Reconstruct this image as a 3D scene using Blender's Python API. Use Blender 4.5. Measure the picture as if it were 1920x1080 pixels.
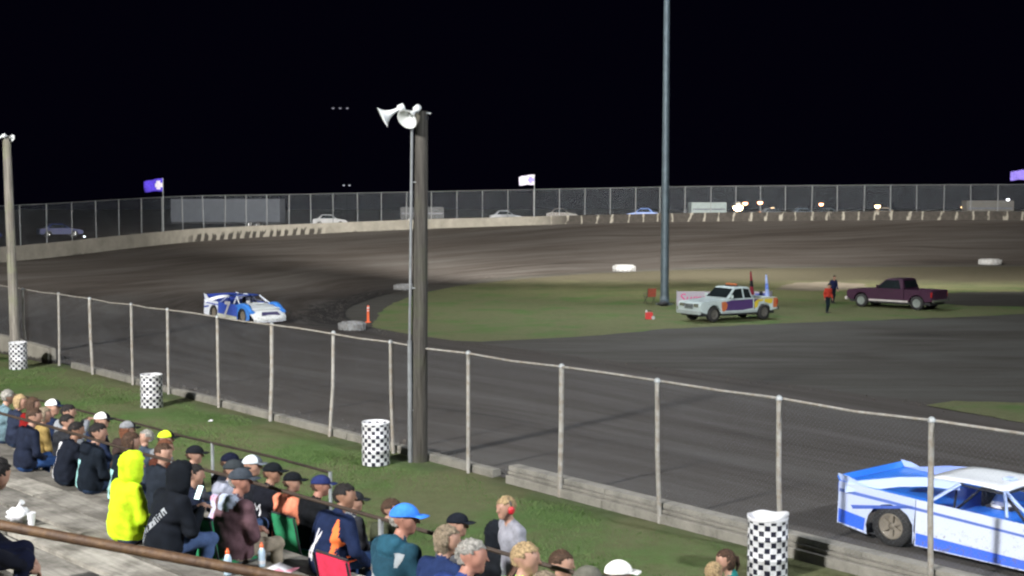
import bpy, bmesh, math, random
import numpy as np
from mathutils import Vector, Matrix
from mathutils.bvhtree import BVHTree

for o in list(bpy.data.objects):
    bpy.data.objects.remove(o, do_unlink=True)
SC = bpy.context.scene
COL = SC.collection
R = math.radians
rnd = random.Random(7)

# ------------------------------------------------------------------ camera
EYE = 5.4
cam_d = bpy.data.cameras.new('camera')
cam_d.sensor_width = 36.0
cam_d.lens = 45.0
cam_d.clip_start = 0.1
cam_d.clip_end = 6000.0
cam = bpy.data.objects.new('camera', cam_d)
COL.objects.link(cam)
cam.location = (0, 0, EYE)
cam.rotation_euler = (R(90 - 3.648), 0, 0)
SC.camera = cam

# ------------------------------------------------------------------ night sky, moonlight, exposure
world = bpy.data.worlds.new('World')
SC.world = world
world.use_nodes = True
wn, wl = world.node_tree.nodes, world.node_tree.links
wn.clear()
w_out = wn.new('ShaderNodeOutputWorld')
w_bg = wn.new('ShaderNodeBackground')
w_mix = wn.new('ShaderNodeMix')
w_mix.data_type = 'RGBA'
w_sky = wn.new('ShaderNodeTexSky')
w_sky.sky_type = 'NISHITA'
w_sky.sun_disc = False
w_sky.sun_elevation = R(-6)
w_sky.sun_rotation = R(250)
w_mix.inputs[0].default_value = 0.985
w_mix.inputs[7].default_value = (0.013, 0.010, 0.047, 1)
wl.new(w_sky.outputs[0], w_mix.inputs[6])
wl.new(w_mix.outputs[2], w_bg.inputs[0])
w_bg.inputs[1].default_value = 0.06
wl.new(w_bg.outputs[0], w_out.inputs[0])

sun_d = bpy.data.lights.new('moonlight', 'SUN')
sun_d.energy = 0.03
sun_d.angle = R(0.5)
sun_d.color = (0.8, 0.88, 1.0)
sun = bpy.data.objects.new('moonlight', sun_d)
COL.objects.link(sun)
sun.rotation_euler = (R(40), 0, R(-60))

SC.view_settings.view_transform = 'Standard'
SC.view_settings.look = 'None'
SC.view_settings.exposure = 0.0
SC.view_settings.gamma = 1.0
SC.render.engine = 'CYCLES'
SC.cycles.use_denoising = True
SC.cycles.max_bounces = 5
SC.cycles.filter_width = 2.3
SC.cycles.sample_clamp_indirect = 4.0

# ------------------------------------------------------------------ materials
MATS = {}


def lin(h):
    h = h.lstrip('#')
    c = [int(h[i:i + 2], 16) / 255 for i in (0, 2, 4)]
    return tuple(x / 12.92 if x <= .04045 else ((x + .055) / 1.055) ** 2.4 for x in c)


class NT:
    def __init__(self, name):
        self.m = bpy.data.materials.new(name)
        self.m.use_nodes = True
        self.t = self.m.node_tree
        self.bsdf = self.t.nodes['Principled BSDF']

    def n(self, typ, **kw):
        x = self.t.nodes.new('ShaderNode' + typ)
        for k, v in kw.items():
            setattr(x, k, v)
        return x

    def l(self, a, b):
        self.t.links.new(a, b)

    def noise(self, vec=None, scale=5, detail=5, rough=.6, dist=0):
        x = self.n('TexNoise')
        x.inputs['Scale'].default_value = scale
        x.inputs['Detail'].default_value = detail
        x.inputs['Roughness'].default_value = rough
        x.inputs['Distortion'].default_value = dist
        if vec is not None:
            self.l(vec, x.inputs['Vector'])
        return x.outputs[0]

    def ramp(self, fac, stops):
        x = self.n('ValToRGB')
        e = x.color_ramp.elements
        while len(e) < len(stops):
            e.new(.5)
        for el, (p, c) in zip(e, stops):
            el.position = p
            el.color = (*c, 1) if len(c) == 3 else c
        self.l(fac, x.inputs[0])
        return x.outputs[0]

    def mix(self, fac, a, b, mode='MIX'):
        x = self.n('Mix', data_type='RGBA', blend_type=mode)
        for s, v in ((0, fac), (6, a), (7, b)):
            if isinstance(v, (int, float)):
                x.inputs[s].default_value = v
            elif isinstance(v, tuple):
                x.inputs[s].default_value = (*v, 1)
            else:
                self.l(v, x.inputs[s])
        return x.outputs[2]

    def math(self, op, a, b=None, c=None, clamp=False):
        x = self.n('Math', operation=op, use_clamp=clamp)
        for i, v in enumerate((a, b, c)):
            if v is None:
                continue
            if isinstance(v, (int, float)):
                x.inputs[i].default_value = v
            else:
                self.l(v, x.inputs[i])
        return x.outputs[0]

    def mapping(self, vec, scale=(1, 1, 1), loc=(0, 0, 0), rot=(0, 0, 0)):
        x = self.n('Mapping')
        x.inputs['Scale'].default_value = scale
        x.inputs['Location'].default_value = loc
        x.inputs['Rotation'].default_value = rot
        self.l(vec, x.inputs[0])
        return x.outputs[0]

    def coord(self, which='Object'):
        return self.n('TexCoord').outputs[which]

    def world(self):
        return self.n('NewGeometry').outputs['Position']

    def bump(self, h, strength=.4, dist=.02):
        x = self.n('Bump')
        x.inputs['Strength'].default_value = strength
        x.inputs['Distance'].default_value = dist
        self.l(h, x.inputs['Height'])
        self.l(x.outputs[0], self.bsdf.inputs['Normal'])

    def base(self, v):
        if isinstance(v, tuple):
            self.bsdf.inputs['Base Color'].default_value = (*v, 1)
        else:
            self.l(v, self.bsdf.inputs['Base Color'])

    def set(self, **kw):
        for k, v in kw.items():
            s = self.bsdf.inputs[k.replace('_', ' ')]
            if hasattr(v, 'is_output'):
                self.l(v, s)
            else:
                s.default_value = v


def vary(name, col, var=.25, scale=3, rough=.7, metal=0, bump=0, bscale=40, coat=0, spec=.5, dirt=None):
    """a plain painted or woven surface: colour with uneven patches, fine relief, optional dust"""
    if name in MATS:
        return MATS[name]
    t = NT(name)
    c = t.coord()
    f = t.noise(c, scale, 6)
    lo = tuple(x * (1 - var) for x in col)
    hi = tuple(min(1, x * (1 + var)) for x in col)
    b = t.ramp(f, [(.3, lo), (.7, hi)])
    if dirt:
        g = t.noise(c, scale * 1.7, 8, .7)
        m = t.ramp(g, [(.45, (0, 0, 0)), (.72, (1, 1, 1))])
        b = t.mix(m, b, dirt)
    t.base(b)
    t.set(Roughness=rough, Metallic=metal)
    t.bsdf.inputs['Specular IOR Level'].default_value = spec
    if coat:
        t.bsdf.inputs['Coat Weight'].default_value = coat
    if bump:
        t.bump(t.noise(c, bscale, 4), bump, .01)
    MATS[name] = t.m
    return t.m


def cloth(h):
    col = lin(h)
    return vary('cloth ' + h, col, .3, 9, .92, bump=.5, bscale=55, spec=.15)


def glow(name, col, s):
    if name in MATS:
        return MATS[name]
    t = NT(name)
    t.base((.6, .6, .6))
    t.bsdf.inputs['Emission Color'].default_value = (*col, 1)
    t.bsdf.inputs['Emission Strength'].default_value = s
    MATS[name] = t.m
    return t.m


def mat_dirt(name, uv=True, tint=(1, 1, 1), lo=.034, hi=.090):
    t = NT(name)
    if uv:
        u = t.coord('UV')
        wv = t.n('VectorMath', operation='ADD')
        off = t.n('CombineXYZ')
        t.l(t.math('MULTIPLY_ADD', t.noise(t.mapping(u, (.022, .05, 0)), 1, 2), 11, -5.5), off.inputs[1])
        t.l(u, wv.inputs[0])
        t.l(off.outputs[0], wv.inputs[1])
        wu = wv.outputs[0]
        st = t.mapping(wu, (.05, .75, 1))
        st2 = t.mapping(wu, (.16, 2.2, 1), (3, 7, 0))
        big = t.mapping(wu, (.035, .16, 1), (9, 2, 0))
    else:
        g = t.world()
        st = t.mapping(g, (.07, .30, 1), rot=(0, 0, R(-32)))
        st2 = t.mapping(g, (.3, 1.6, 1), rot=(0, 0, R(15)))
        big = t.mapping(g, (.05, .05, 1))
    a = t.noise(st, 1, 6, .6, .6 if uv else 1.6)
    b = t.noise(st2, 1, 8, .65, .4)
    c = t.noise(big, 1, 4, .55)
    fine = t.noise(t.world(), 9, 8, .75)
    f = t.math('MULTIPLY_ADD', a, .42, t.math('MULTIPLY', b, .16))
    f = t.math('ADD', f, t.math('MULTIPLY', c, .32))
    f = t.math('ADD', f, t.math('MULTIPLY', fine, .12))
    m = (lo + hi) / 2
    br = (1.15, .98, .87)
    mk = lambda v, k: tuple(v * k[i] * tint[i] for i in range(3))
    col = t.ramp(f, [(.36, mk(lo * .55, (1, 1, 1.04))), (.45, mk(m * .70, br)), (.53, mk(m * 1.0, (1.10, .99, .92))), (.64, mk(hi * 1.0, (1.05, 1, .95)))])
    if uv:
        # churned dark loam along the inside of the bend
        sx_ = t.n('SeparateXYZ')
        t.l(u, sx_.inputs[0])
        k = t.math('MULTIPLY', t.math('SUBTRACT', t.math('MULTIPLY_ADD', b, 7, -.6), sx_.outputs[1]), .7, clamp=True)
        k = t.math('MULTIPLY', k, t.math('MULTIPLY', t.math('SUBTRACT', sx_.outputs[0], 150), .03, clamp=True))
        k = t.math('MULTIPLY', k, t.math('MULTIPLY', t.math('SUBTRACT', 262, sx_.outputs[0]), .08, clamp=True))
        col = t.mix(t.math('MULTIPLY', k, .85), col, (.016, .016, .017))
    t.base(col)
    t.set(Roughness=t.ramp(b, [(.35, (.72, .72, .72)), (.6, (.95, .95, .95))]))
    t.bsdf.inputs['Specular IOR Level'].default_value = .12
    h = t.math('ADD', t.math('MULTIPLY', b, .7), t.math('MULTIPLY', t.noise(t.world(), 28, 6, .7), .35))
    t.bump(h, .5, .06)
    return t.m


def mat_grass(name, dry=.45, far=False):
    t = NT(name)
    g = t.world()
    a = t.noise(g, .35, 6, .6, .3)
    b = t.noise(g, 3.2, 8, .75)
    fine = t.noise(g, 38, 5, .8)
    green = t.ramp(b, [(.3, (.078, .140, .040)), (.55, (.108, .182, .060)), (.75, (.135, .200, .080))])
    tan = t.ramp(b, [(.3, (.125, .140, .066)), (.7, (.182, .192, .100))])
    m = t.ramp(t.math('ADD', t.math('MULTIPLY', a, .75), t.math('MULTIPLY', b, .25)),
               [(dry, (1, 1, 1)), (dry + .12, (0, 0, 0))])
    col = t.mix(m, green, tan)
    if not far:
        # worn soil along the fence, dead grass by the stands
        sep = t.n('SeparateXYZ')
        t.l(g, sep.inputs[0])
        n_ = t.math('SUBTRACT', t.math('ADD', t.math('MULTIPLY', sep.outputs[0], .771), t.math('MULTIPLY', sep.outputs[1], .637)), 15.7)
        q = t.math('ADD', n_, t.math('MULTIPLY_ADD', a, 2.4, -1.2))
        q = t.math('ADD', q, t.math('MULTIPLY_ADD', b, 1.2, -.6))
        fence_w = t.math('MULTIPLY', t.math('ADD', q, .55), 1.6, clamp=True)
        stand_w = t.math('MULTIPLY', t.math('SUBTRACT', -3.4, q), .7, clamp=True)
        soil = t.ramp(b, [(.3, (.075, .066, .05)), (.7, (.135, .125, .095))])
        col = t.mix(t.math('MULTIPLY', fence_w, .5), col, soil)
        col = t.mix(t.math('MULTIPLY', stand_w, .8), col, tan)
    if far:
        # the far rim of the infield is dead, straw coloured grass
        y = t.n('SeparateXYZ')
        t.l(g, y.inputs[0])
        k = t.math('MULTIPLY_ADD', a, 18, y.outputs[1])
        s = t.ramp(t.math('DIVIDE', k, 150, clamp=True), [(.63, (0, 0, 0)), (.73, (1, 1, 1))])
        straw = t.ramp(b, [(.3, (.052, .048, .032)), (.7, (.092, .083, .058))])
        col = t.mix(s, col, straw)
    col = t.mix(t.ramp(fine, [(.3, (.75, .75, .75)), (.65, (1.1, 1.1, 1.1))]), (0, 0, 0), col)
    t.base(col)
    t.set(Roughness=.95)
    t.bsdf.inputs['Specular IOR Level'].default_value = .12
    t.bump(t.math('ADD', fine, b), .9, .05)
    return t.m


def mat_wood_pole(k=1.0):
    t = NT('weathered pole wood')
    c = t.coord()
    g = t.noise(t.mapping(c, (16, 16, .6)), 1, 9, .75, .5)
    b = t.noise(c, 1.1, 5, .6)
    col = t.ramp(g, [(.32, (.018 * k, .016 * k, .014 * k)), (.48, (.056 * k, .051 * k, .045 * k)), (.66, (.115 * k, .108 * k, .095 * k))])
    moss = t.ramp(b, [(.5, (0, 0, 0)), (.64, (.75, .75, .75))])
    t.base(t.mix(moss, col, (.068 * k, .072 * k, .046 * k)))
    t.set(Roughness=.9)
    t.bump(g, .9, .02)
    return t.m


def mat_concrete(name, col, stain=.5, scale=1.2):
    t = NT(name)
    g = t.world()
    a = t.noise(g, scale, 8, .65)
    b = t.noise(g, 22, 6, .7)
    f = t.math('MULTIPLY_ADD', a, .75, t.math('MULTIPLY', b, .25))
    lo = tuple(x * (1 - stain) for x in col)
    hi = tuple(min(1, x * 1.25) for x in col)
    t.base(t.ramp(f, [(.34, lo), (.5, col), (.66, hi)]))
    t.set(Roughness=.9)
    t.bump(f, .6, .02)
    return t.m


def mat_turn_wall():
    """whitewashed wall with mud thrown up its foot: above a ragged line it is clean, below it is caked,
    and along two stretches the mud slid off in stripes"""
    t = NT('mud splashed white wall')
    uv = t.coord('UV')
    s = t.n('SeparateXYZ')
    t.l(uv, s.inputs[0])
    u, v = s.outputs[0], s.outputs[1]
    g = t.world()
    clean = t.ramp(t.noise(g, .9, 8, .65), [(.3, (.165, .156, .134)), (.55, (.22, .208, .18)), (.75, (.27, .256, .225))])
    mud = t.ramp(t.noise(g, 2.5, 6), [(.3, (.020, .018, .016)), (.7, (.045, .040, .035))])
    big = t.noise(t.mapping(uv, (.09, 0, 0)), 1, 3, .5)
    rag = t.noise(t.mapping(uv, (1.7, .9, 0)), 1, 6, .75)
    line = t.math('ADD', t.math('MULTIPLY_ADD', big, .9, -.42), t.math('MULTIPLY_ADD', rag, .75, -.30))
    m1 = t.math('MULTIPLY', t.math('SUBTRACT', line, v), 9, clamp=True)
    # right stretch: caked to the top with pale wiped marks; left stretch: mud hanging in slanted runs below a clean top
    za = t.math('MULTIPLY', t.math('SUBTRACT', 132, u), .2, clamp=True)
    zb = t.math('MULTIPLY', t.math('MULTIPLY', t.math('SUBTRACT', u, 156.5), .6, clamp=True), t.math('MULTIPLY', t.math('SUBTRACT', 178, u), .35, clamp=True))
    n1 = t.noise(t.mapping(uv, (.55, .25, 0)), 1, 4)

    def runs(pitch, k, width):
        w = t.math('ADD', t.math('MULTIPLY', u, 1 / pitch), t.math('MULTIPLY', v, k))
        w = t.math('PINGPONG', t.math('ADD', w, t.math('MULTIPLY', n1, 1.1)), .5)
        return t.math('MULTIPLY', t.math('SUBTRACT', t.math('ADD', width, t.math('MULTIPLY_ADD', rag, .42, -.21)), w), 18, clamp=True)
    ma = t.math('MULTIPLY', za, runs(1.85, .10, .47))
    mb_ = t.math('MULTIPLY', t.math('MULTIPLY', zb, runs(1.15, .42, .31)), t.math('MULTIPLY', t.math('SUBTRACT', t.math('MULTIPLY_ADD', rag, 1.1, .12), v), 6, clamp=True))
    m = t.math('MAXIMUM', t.math('MULTIPLY', m1, t.math('SUBTRACT', 1, t.math('MAXIMUM', za, zb))), t.math('MAXIMUM', ma, mb_))
    t.base(t.mix(m, clean, mud))
    t.set(Roughness=.93)
    t.bump(t.math('ADD', m, t.noise(g, 14, 5)), .5, .03)
    return t.m


def mat_plank(name, seed, k=1.0):
    t = NT(name)
    c = t.mapping(t.coord(), (1.2, 16, 16), (seed, seed * 2, 0))
    g = t.noise(c, 1, 8, .7, .4)
    b = t.noise(t.world(), 1.9, 6, .65)
    col = t.ramp(g, [(.3, (.15 * k, .14 * k, .12 * k)), (.5, (.25 * k, .235 * k, .205 * k)), (.7, (.34 * k, .32 * k, .28 * k))])
    st = t.ramp(b, [(.42, (.35, .34, .33)), (.6, (1, 1, 1))])
    t.base(t.mix(.85, col, st, 'MULTIPLY'))
    t.set(Roughness=.88)
    t.bump(g, .5, .01)
    return t.m


def mat_checker():
    t = NT('checkered barrel wrap')
    s = t.n('SeparateXYZ')
    t.l(t.coord('UV'), s.inputs[0])
    cu, cv = t.math('MULTIPLY', s.outputs[0], 20), t.math('MULTIPLY', s.outputs[1], 11)
    wob = t.noise(t.coord(), 5, 2)
    cu = t.math('ADD', cu, t.math('MULTIPLY', wob, .35))
    iu, iv = t.math('FLOOR', cu), t.math('FLOOR', cv)
    par = t.math('PINGPONG', t.math('ADD', iu, iv), 1)
    fu = t.math('LESS_THAN', t.math('ABSOLUTE', t.math('SUBTRACT', t.math('FRACT', cu), .5)), .44)
    fv = t.math('LESS_THAN', t.math('ABSOLUTE', t.math('SUBTRACT', t.math('FRACT', cv), .5)), .47)
    k = t.math('MULTIPLY', par, t.math('MULTIPLY', fu, fv))
    k = t.math('MULTIPLY', k, t.math('LESS_THAN', s.outputs[1], .955))
    gr = t.ramp(t.noise(t.coord(), 3.5, 8, .7), [(.36, (.55, .53, .49)), (.56, (1, 1, 1))])
    t.base(t.mix(.8, t.mix(k, (.68, .69, .73), (.012, .013, .03)), gr, 'MULTIPLY'))
    t.set(Roughness=.42)
    return t.m


# ------------------------------------------------------------------ mesh helpers
class MB:
    """collects faces, then links them as one mesh object"""

    def __init__(self):
        self.v, self.f, self.m, self.uv, self.sm = [], [], [], {}, set()

    def add(self, vs, fs, mi=0, smooth=False):
        o = len(self.v)
        self.v += [tuple(x) for x in vs]
        for f in fs:
            if smooth:
                self.sm.add(len(self.f))
            self.f.append(tuple(i + o for i in f))
            self.m.append(mi)
        return self

    def box(self, lo, hi, mi=0, mat=None, taper=0):
        x0, y0, z0 = lo
        x1, y1, z1 = hi
        t = taper
        vs = [(x0, y0, z0), (x1, y0, z0), (x1, y1, z0), (x0, y1, z0),
              (x0 + t, y0 + t, z1), (x1 - t, y0 + t, z1), (x1 - t, y1 - t, z1), (x0 + t, y1 - t, z1)]
        if mat is not None:
            vs = [mat @ Vector(v) for v in vs]
        return self.add(vs, [(3, 2, 1, 0), (4, 5, 6, 7), (0, 1, 5, 4), (1, 2, 6, 5), (2, 3, 7, 6), (3, 0, 4, 7)], mi)

    def tube(self, pts, rad, seg=8, mi=0, cap=True, smooth=True, sx=1.0, sy=1.0):
        pts = [Vector(p) for p in pts]
        if not hasattr(rad, '__len__'):
            rad = [rad] * len(pts)
        rings = []
        ref = None
        for i, p in enumerate(pts):
            d = (pts[min(i + 1, len(pts) - 1)] - pts[max(i - 1, 0)]).normalized()
            if ref is None:
                ref = Vector((0, 0, 1)) if abs(d.z) < .9 else Vector((1, 0, 0))
            a = d.cross(ref)
            if a.length < 1e-6:
                a = d.orthogonal()
            a.normalize()
            b = a.cross(d).normalized()
            ref = b
            rings.append([p + a * (math.cos(2 * math.pi * k / seg) * rad[i] * sx) + b * (math.sin(2 * math.pi * k / seg) * rad[i] * sy) for k in range(seg)])
        return self.loft(rings, mi, cap, smooth)

    def loft(self, rings, mi=0, cap=True, smooth=True, closed=True):
        n = len(rings[0])
        vs = [v for r in rings for v in r]
        fs = []
        for i in range(len(rings) - 1):
            for k in range(n if closed else n - 1):
                a, b = i * n + k, i * n + (k + 1) % n
                fs.append((a, b, b + n, a + n))
        self.add(vs, fs, mi, smooth)
        if cap and closed:
            self.add(rings[0], [tuple(range(n - 1, -1, -1))], mi)
            self.add(rings[-1], [tuple(range(n))], mi)
        return self

    def lathe(self, prof, seg=16, mi=0, mat=None, smooth=True, cap=True):
        rings = []
        for r, z in prof:
            ring = [Vector((math.cos(2 * math.pi * k / seg) * r, math.sin(2 * math.pi * k / seg) * r, z)) for k in range(seg)]
            rings.append([mat @ v for v in ring] if mat is not None else ring)
        return self.loft(rings, mi, cap, smooth)

    def plate(self, poly, t, axis_fn, mi=0, mi_edge=None):
        """extruded outline: poly is a list of 2D points, axis_fn(p, side) -> 3D"""
        n = len(poly)
        a = [axis_fn(p, 0) for p in poly]
        b = [axis_fn(p, 1) for p in poly]
        tri = tess(poly)
        self.add(a, [tuple(reversed(x)) for x in tri], mi)
        self.add(b, tri, mi)
        self.add(a + b, [(k, (k + 1) % n, n + (k + 1) % n, n + k) for k in range(n)], mi if mi_edge is None else mi_edge)
        return self

    def build(self, name, mats, parent=None, loc=None, bevel=0, weld=False):
        me = bpy.data.meshes.new(name)
        me.from_pydata(self.v, [], self.f)
        for m in (mats if isinstance(mats, (list, tuple)) else [mats]):
            me.materials.append(m)
        me.polygons.foreach_set('material_index', self.m)
        sm = np.zeros(len(self.f), dtype=bool)
        sm[list(self.sm)] = True
        me.polygons.foreach_set('use_smooth', sm)
        if weld or bevel:
            bm = bmesh.new()
            bm.from_mesh(me)
            bmesh.ops.remove_doubles(bm, verts=bm.verts, dist=1e-4)
            bmesh.ops.recalc_face_normals(bm, faces=bm.faces)
            if bevel:
                es = [e for e in bm.edges if len(e.link_faces) == 2 and e.calc_face_angle(0) > R(35)]
                bmesh.ops.bevel(bm, geom=es, offset=bevel, segments=2, affect='EDGES', clamp_overlap=True)
            bm.to_mesh(me)
            bm.free()
        me.update()
        return link(name, me, parent, loc)


def link(name, data, parent=None, loc=None):
    o = bpy.data.objects.new(name, data)
    COL.objects.link(o)
    if parent is not None:
        o.parent = parent
    if loc is not None:
        o.location = loc
    return o


def tess(poly):
    from mathutils.geometry import tessellate_polygon
    return [tuple(t) for t in tessellate_polygon([[Vector((p[0], p[1], 0)) for p in poly]])]


def tag(o, label=None, cat=None, group=None, kind=None):
    for k, v in (('label', label), ('category', cat), ('group', group), ('kind', kind)):
        if v:
            o[k] = v
    return o


def empty(name, loc=(0, 0, 0), rz=0):
    o = link(name, None, None, loc)
    o.rotation_euler[2] = rz
    return o


def copy_tree(o, parent=None):
    c = o.copy()
    COL.objects.link(c)
    c.parent = parent
    for ch in o.children:
        copy_tree(ch, c)
    return c


def catmull(P, sub):
    P = np.array(P, float)
    out = []
    for i in range(len(P) - 1):
        p0, p1, p2, p3 = P[max(i - 1, 0)], P[i], P[i + 1], P[min(i + 2, len(P) - 1)]
        for k in range(sub):
            t = k / sub
            out.append(.5 * (2 * p1 + (p2 - p0) * t + (2 * p0 - 5 * p1 + 4 * p2 - p3) * t * t + (3 * p1 - p0 - 3 * p2 + p3) * t ** 3))
    out.append(P[-1])
    return np.array(out)


def facing(d):
    """heading angle that turns local +Y to direction d"""
    return math.atan2(-d[0], d[1])


# ------------------------------------------------------------------ common materials
M_DIRT = mat_dirt('packed clay track')
M_INF = mat_dirt('infield dirt', uv=False, tint=(.93, 1.0, .98), lo=.044, hi=.094)
M_GRASS = mat_grass('mown grass', .46)
M_GRASS_IN = mat_grass('infield grass', .50, True)
M_LOT = mat_dirt('pit lot gravel', uv=False, lo=.03, hi=.06)
M_GALV = vary('galvanised steel', (.33, .35, .36), .25, 6, .5, .35, .2)
M_RUST = vary('weathered galvanised post', (.30, .29, .27), .25, 5, .62, .1, .3, dirt=(.21, .165, .12))
M_RAILB = vary('rusty brown pipe', (.075, .040, .022), .45, 6, .62, .15, .4, dirt=(.15, .085, .035))
M_RAILD = vary('dark painted pipe', (.035, .026, .020), .4, 8, .55, .1, .3)
M_POLE = mat_wood_pole(.8)
M_POLE2 = mat_wood_pole(2.9)
M_CONC = mat_concrete('old barrier concrete', (.21, .20, .175), .45, 2.2)
M_CONC2 = mat_concrete('kerb concrete', (.17, .162, .14), .5, 2.2)
M_WALL = mat_turn_wall()
M_HORN = vary('white enamel', (.62, .65, .66), .06, 4, .35)
M_BLACK = vary('black rubber', (.018, .018, .019), .3, 8, .75, bump=.3)
M_DARK = vary('dark plastic', (.02, .021, .024), .3, 8, .5)
M_CHROME = vary('chrome', (.6, .61, .62), .1, 4, .2, .9)
M_GLASS = vary('tinted window glass', (.012, .016, .018), .2, 2, .06, spec=.6)
M_WHITE = vary('white paint', (.72, .74, .76), .08, 3, .3, coat=.5)
# ------------------------------------------------------------------ floodlight towers (the place is lit by them)
M_STEEL = vary('blue grey painted steel', (.095, .13, .155), .2, 2, .45, .3, .1)
M_LENS = glow('floodlight lens', (.86, .93, 1.0), 60)


def light_tower(x, y, z0, h, aims, label, r0=.24, r1=.13):
    """steel mast with a crossarm of floodlights; aims: list of (target, watts, cone degrees, colour)"""
    t = empty('floodlight_tower', (x, y, z0))
    tag(t, label, 'light tower', 'floodlight towers')
    MB().tube([(0, 0, 0), (0, 0, h * .5), (0, 0, h)], [r0, (r0 + r1) / 2, r1], 16).build('mast', M_STEEL, t)
    MB().lathe([(r0 * 2.1, 0), (r0 * 2.1, .05), (r0 * 1.15, .06), (r0 * 1.1, .5)], 16).build('base_plate', M_STEEL, t)
    for i, (tgt, watt, cone, col) in enumerate(aims):
        d = Vector((tgt[0] - x, tgt[1] - y, tgt[2] - z0 - h))
        fl = Vector((d.x, d.y, 0)).normalized()
        side = Vector((-fl.y, fl.x, 0))
        zc = h - .2 - .9 * i
        MB().tube([Vector((0, 0, zc)) - side * 1.9 + fl * .12, Vector((0, 0, zc)) + side * 1.9 + fl * .12], .06, 8).build('crossarm', M_STEEL, t)
        d.normalize()
        rot = d.to_track_quat('Z', 'Y').to_matrix().to_4x4()
        for k in (-1.6, -.55, .55, 1.6):
            p = Vector((0, 0, zc)) + side * k + fl * .3
            mm = Matrix.Translation(p) @ rot
            head = MB().lathe([(.08, -.38), (.12, -.3), (.30, .0), (.31, .02)], 12, 0, mm).build('lamp_head', M_STEEL, t)
            MB().lathe([(.285, .022), (.285, .028)], 12, 0, mm).build('lens', M_LENS, head)
        ld = bpy.data.lights.new('floodlight', 'SPOT')
        ld.energy = watt
        ld.color = col
        ld.spot_size = R(cone)
        ld.spot_blend = .7 if cone < 110 else 1.0
        ld.shadow_soft_size = 1.6
        lo = link('floodlight', ld, t)
        lo.location = Vector((0, 0, zc)) + fl * .75
        lo.rotation_euler = d.to_track_quat('-Z', 'Y').to_euler()
    return t


COOL = (.92, .96, 1.0)
WARM = (1.0, .95, .86)
NEUT = (1.0, .98, .95)
light_tower(-30, -14, 0, 26, [((-4, 31, 0), 210000, 80, NEUT), ((-16, 62, 0), 95000, 60, WARM)],
            'floodlight mast behind the bleachers with two rows of lamps')
light_tower(30, -4, 0, 26, [((6, 28, 0), 80000, 92, COOL)], 'added floodlight mast for fill light beyond the far end of the bleachers')  # unseen mast, put in as fill light from the right
light_tower(-58, 72, 0, 24, [((-18, 95, 0), 52000, 95, WARM)], 'floodlight mast outside the bend of the track')
light_tower(8.96, 75, -.35, 25, [((4, 150, 11.5), 430000, 92, WARM), ((56, 134, 11.5), 300000, 92, WARM), ((26, 46, 0), 19000, 150, COOL), ((-14, 60, 0), 17000, 150, COOL), ((-44, 100, 9), 60000, 64, WARM), ((16, 110, 0), 26000, 120, WARM)],
            'tall steel mast rising from the infield grass beside the white pickup', .25, .14)

# ------------------------------------------------------------------ ground, track, infield
DF = np.array([-.637, .771])      # along the front straight, away from the camera
NF = np.array([.771, .637])       # from the stands towards the track
FA = np.array([5.85, 17.56])      # a point on the front fence

g = MB()
S = 2500
g.add([(-S, -S, -.9), (S, -S, -.9), (S, S, -.9), (-S, S, -.9)], [(0, 1, 2, 3)])
tag(g.build('ground', M_LOT), kind='structure', label='dark open land around the speedway')

FS = lambda t, off=0: tuple(FA + DF * t + NF * off)
# outer x, outer y, foot z, wall top z, inner x, inner y
OUT = [(120, 108, 3.2, 4.5, 100, 92), (95, 130, 3.5, 4.7, 80, 109), (78, 141, 3.6, 4.8, 66, 119), (59, 149, 3.65, 4.85, 49.6, 126), (40, 152, 3.6, 4.8, 33, 124),
       (22, 152, 3.45, 4.65, 17, 119.5), (14, 150.5, 3.35, 4.5, 11, 115.5), (3.6, 148.5, 3.1, 4.28, 5.5, 111.5), (-8.6, 144.5, 2.75, 3.98, -.5, 104),
       (-18, 138, 2.45, 3.7, -4.5, 96.5), (-24, 131, 2.2, 3.5, -6.3, 92), (-29.5, 121.5, 1.95, 3.3, -7.8, 86), (-33.2, 112, 1.6, 2.95, -8.6, 81), (-36.8, 102, 1.15, 2.5, -9, 77),
       (-39.8, 92, .95, 2.2, -9.2, 74), (-41, 82, .85, 2.0, -9.2, 71.5), (-39.5, 71, .7, 1.7, -9, 69), (-34.5, 62, .5, 1.3, -8.5, 66), (-27.5, 55, .3, 1.0, -7.6, 63),
       (-21, 49.6, .12, .74, -6.2, 60), (*FS(33.2, .2), .05, .5, -3.5, 56)]
for s in (29, 24, 18, 12, 6, 0, -8, -18, -30):
    OUT.append((*FS(s, .2), .02, .3, *FS(s, 17.4)))
SP = catmull(OUT, 8)
NV = 22
seg = np.r_[0, np.cumsum(np.hypot(*np.diff(SP[:, :2], axis=0).T))]
tr = MB()
tv, tuv = [], []
for i, r in enumerate(SP):
    o, n_ = np.array([r[0], r[1], r[2]]), np.array([r[4], r[5], -.35])
    w = np.linalg.norm(o[:2] - n_[:2])
    for k in range(NV + 1):
        v = k / NV
        p = n_ + (o - n_) * v
        p[2] = n_[2] + (o[2] - n_[2]) * v ** 1.35 + (.16 if k == NV else 0) * min(1, max(0, o[2]))
        tv.append(p)
        tuv.append((seg[i], v * w))
tf = [(i * (NV + 1) + k, i * (NV + 1) + k + 1, (i + 1) * (NV + 1) + k + 1, (i + 1) * (NV + 1) + k) for i in range(len(SP) - 1) for k in range(NV)]
tr.add(tv, tf, 0, True)
track = tr.build('track', M_DIRT)
tag(track, kind='structure', label='banked dirt race track with tyre streaks')
uvl = track.data.uv_layers.new(name='UVMap')
vi = np.empty(len(track.data.loops), dtype=np.int32)
track.data.loops.foreach_get('vertex_index', vi)
uvl.data.foreach_set('uv', np.array(tuv, dtype=np.float32)[vi].ravel())
if track.data.polygons[0].normal.z < 0:
    track.data.flip_normals()
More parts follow.
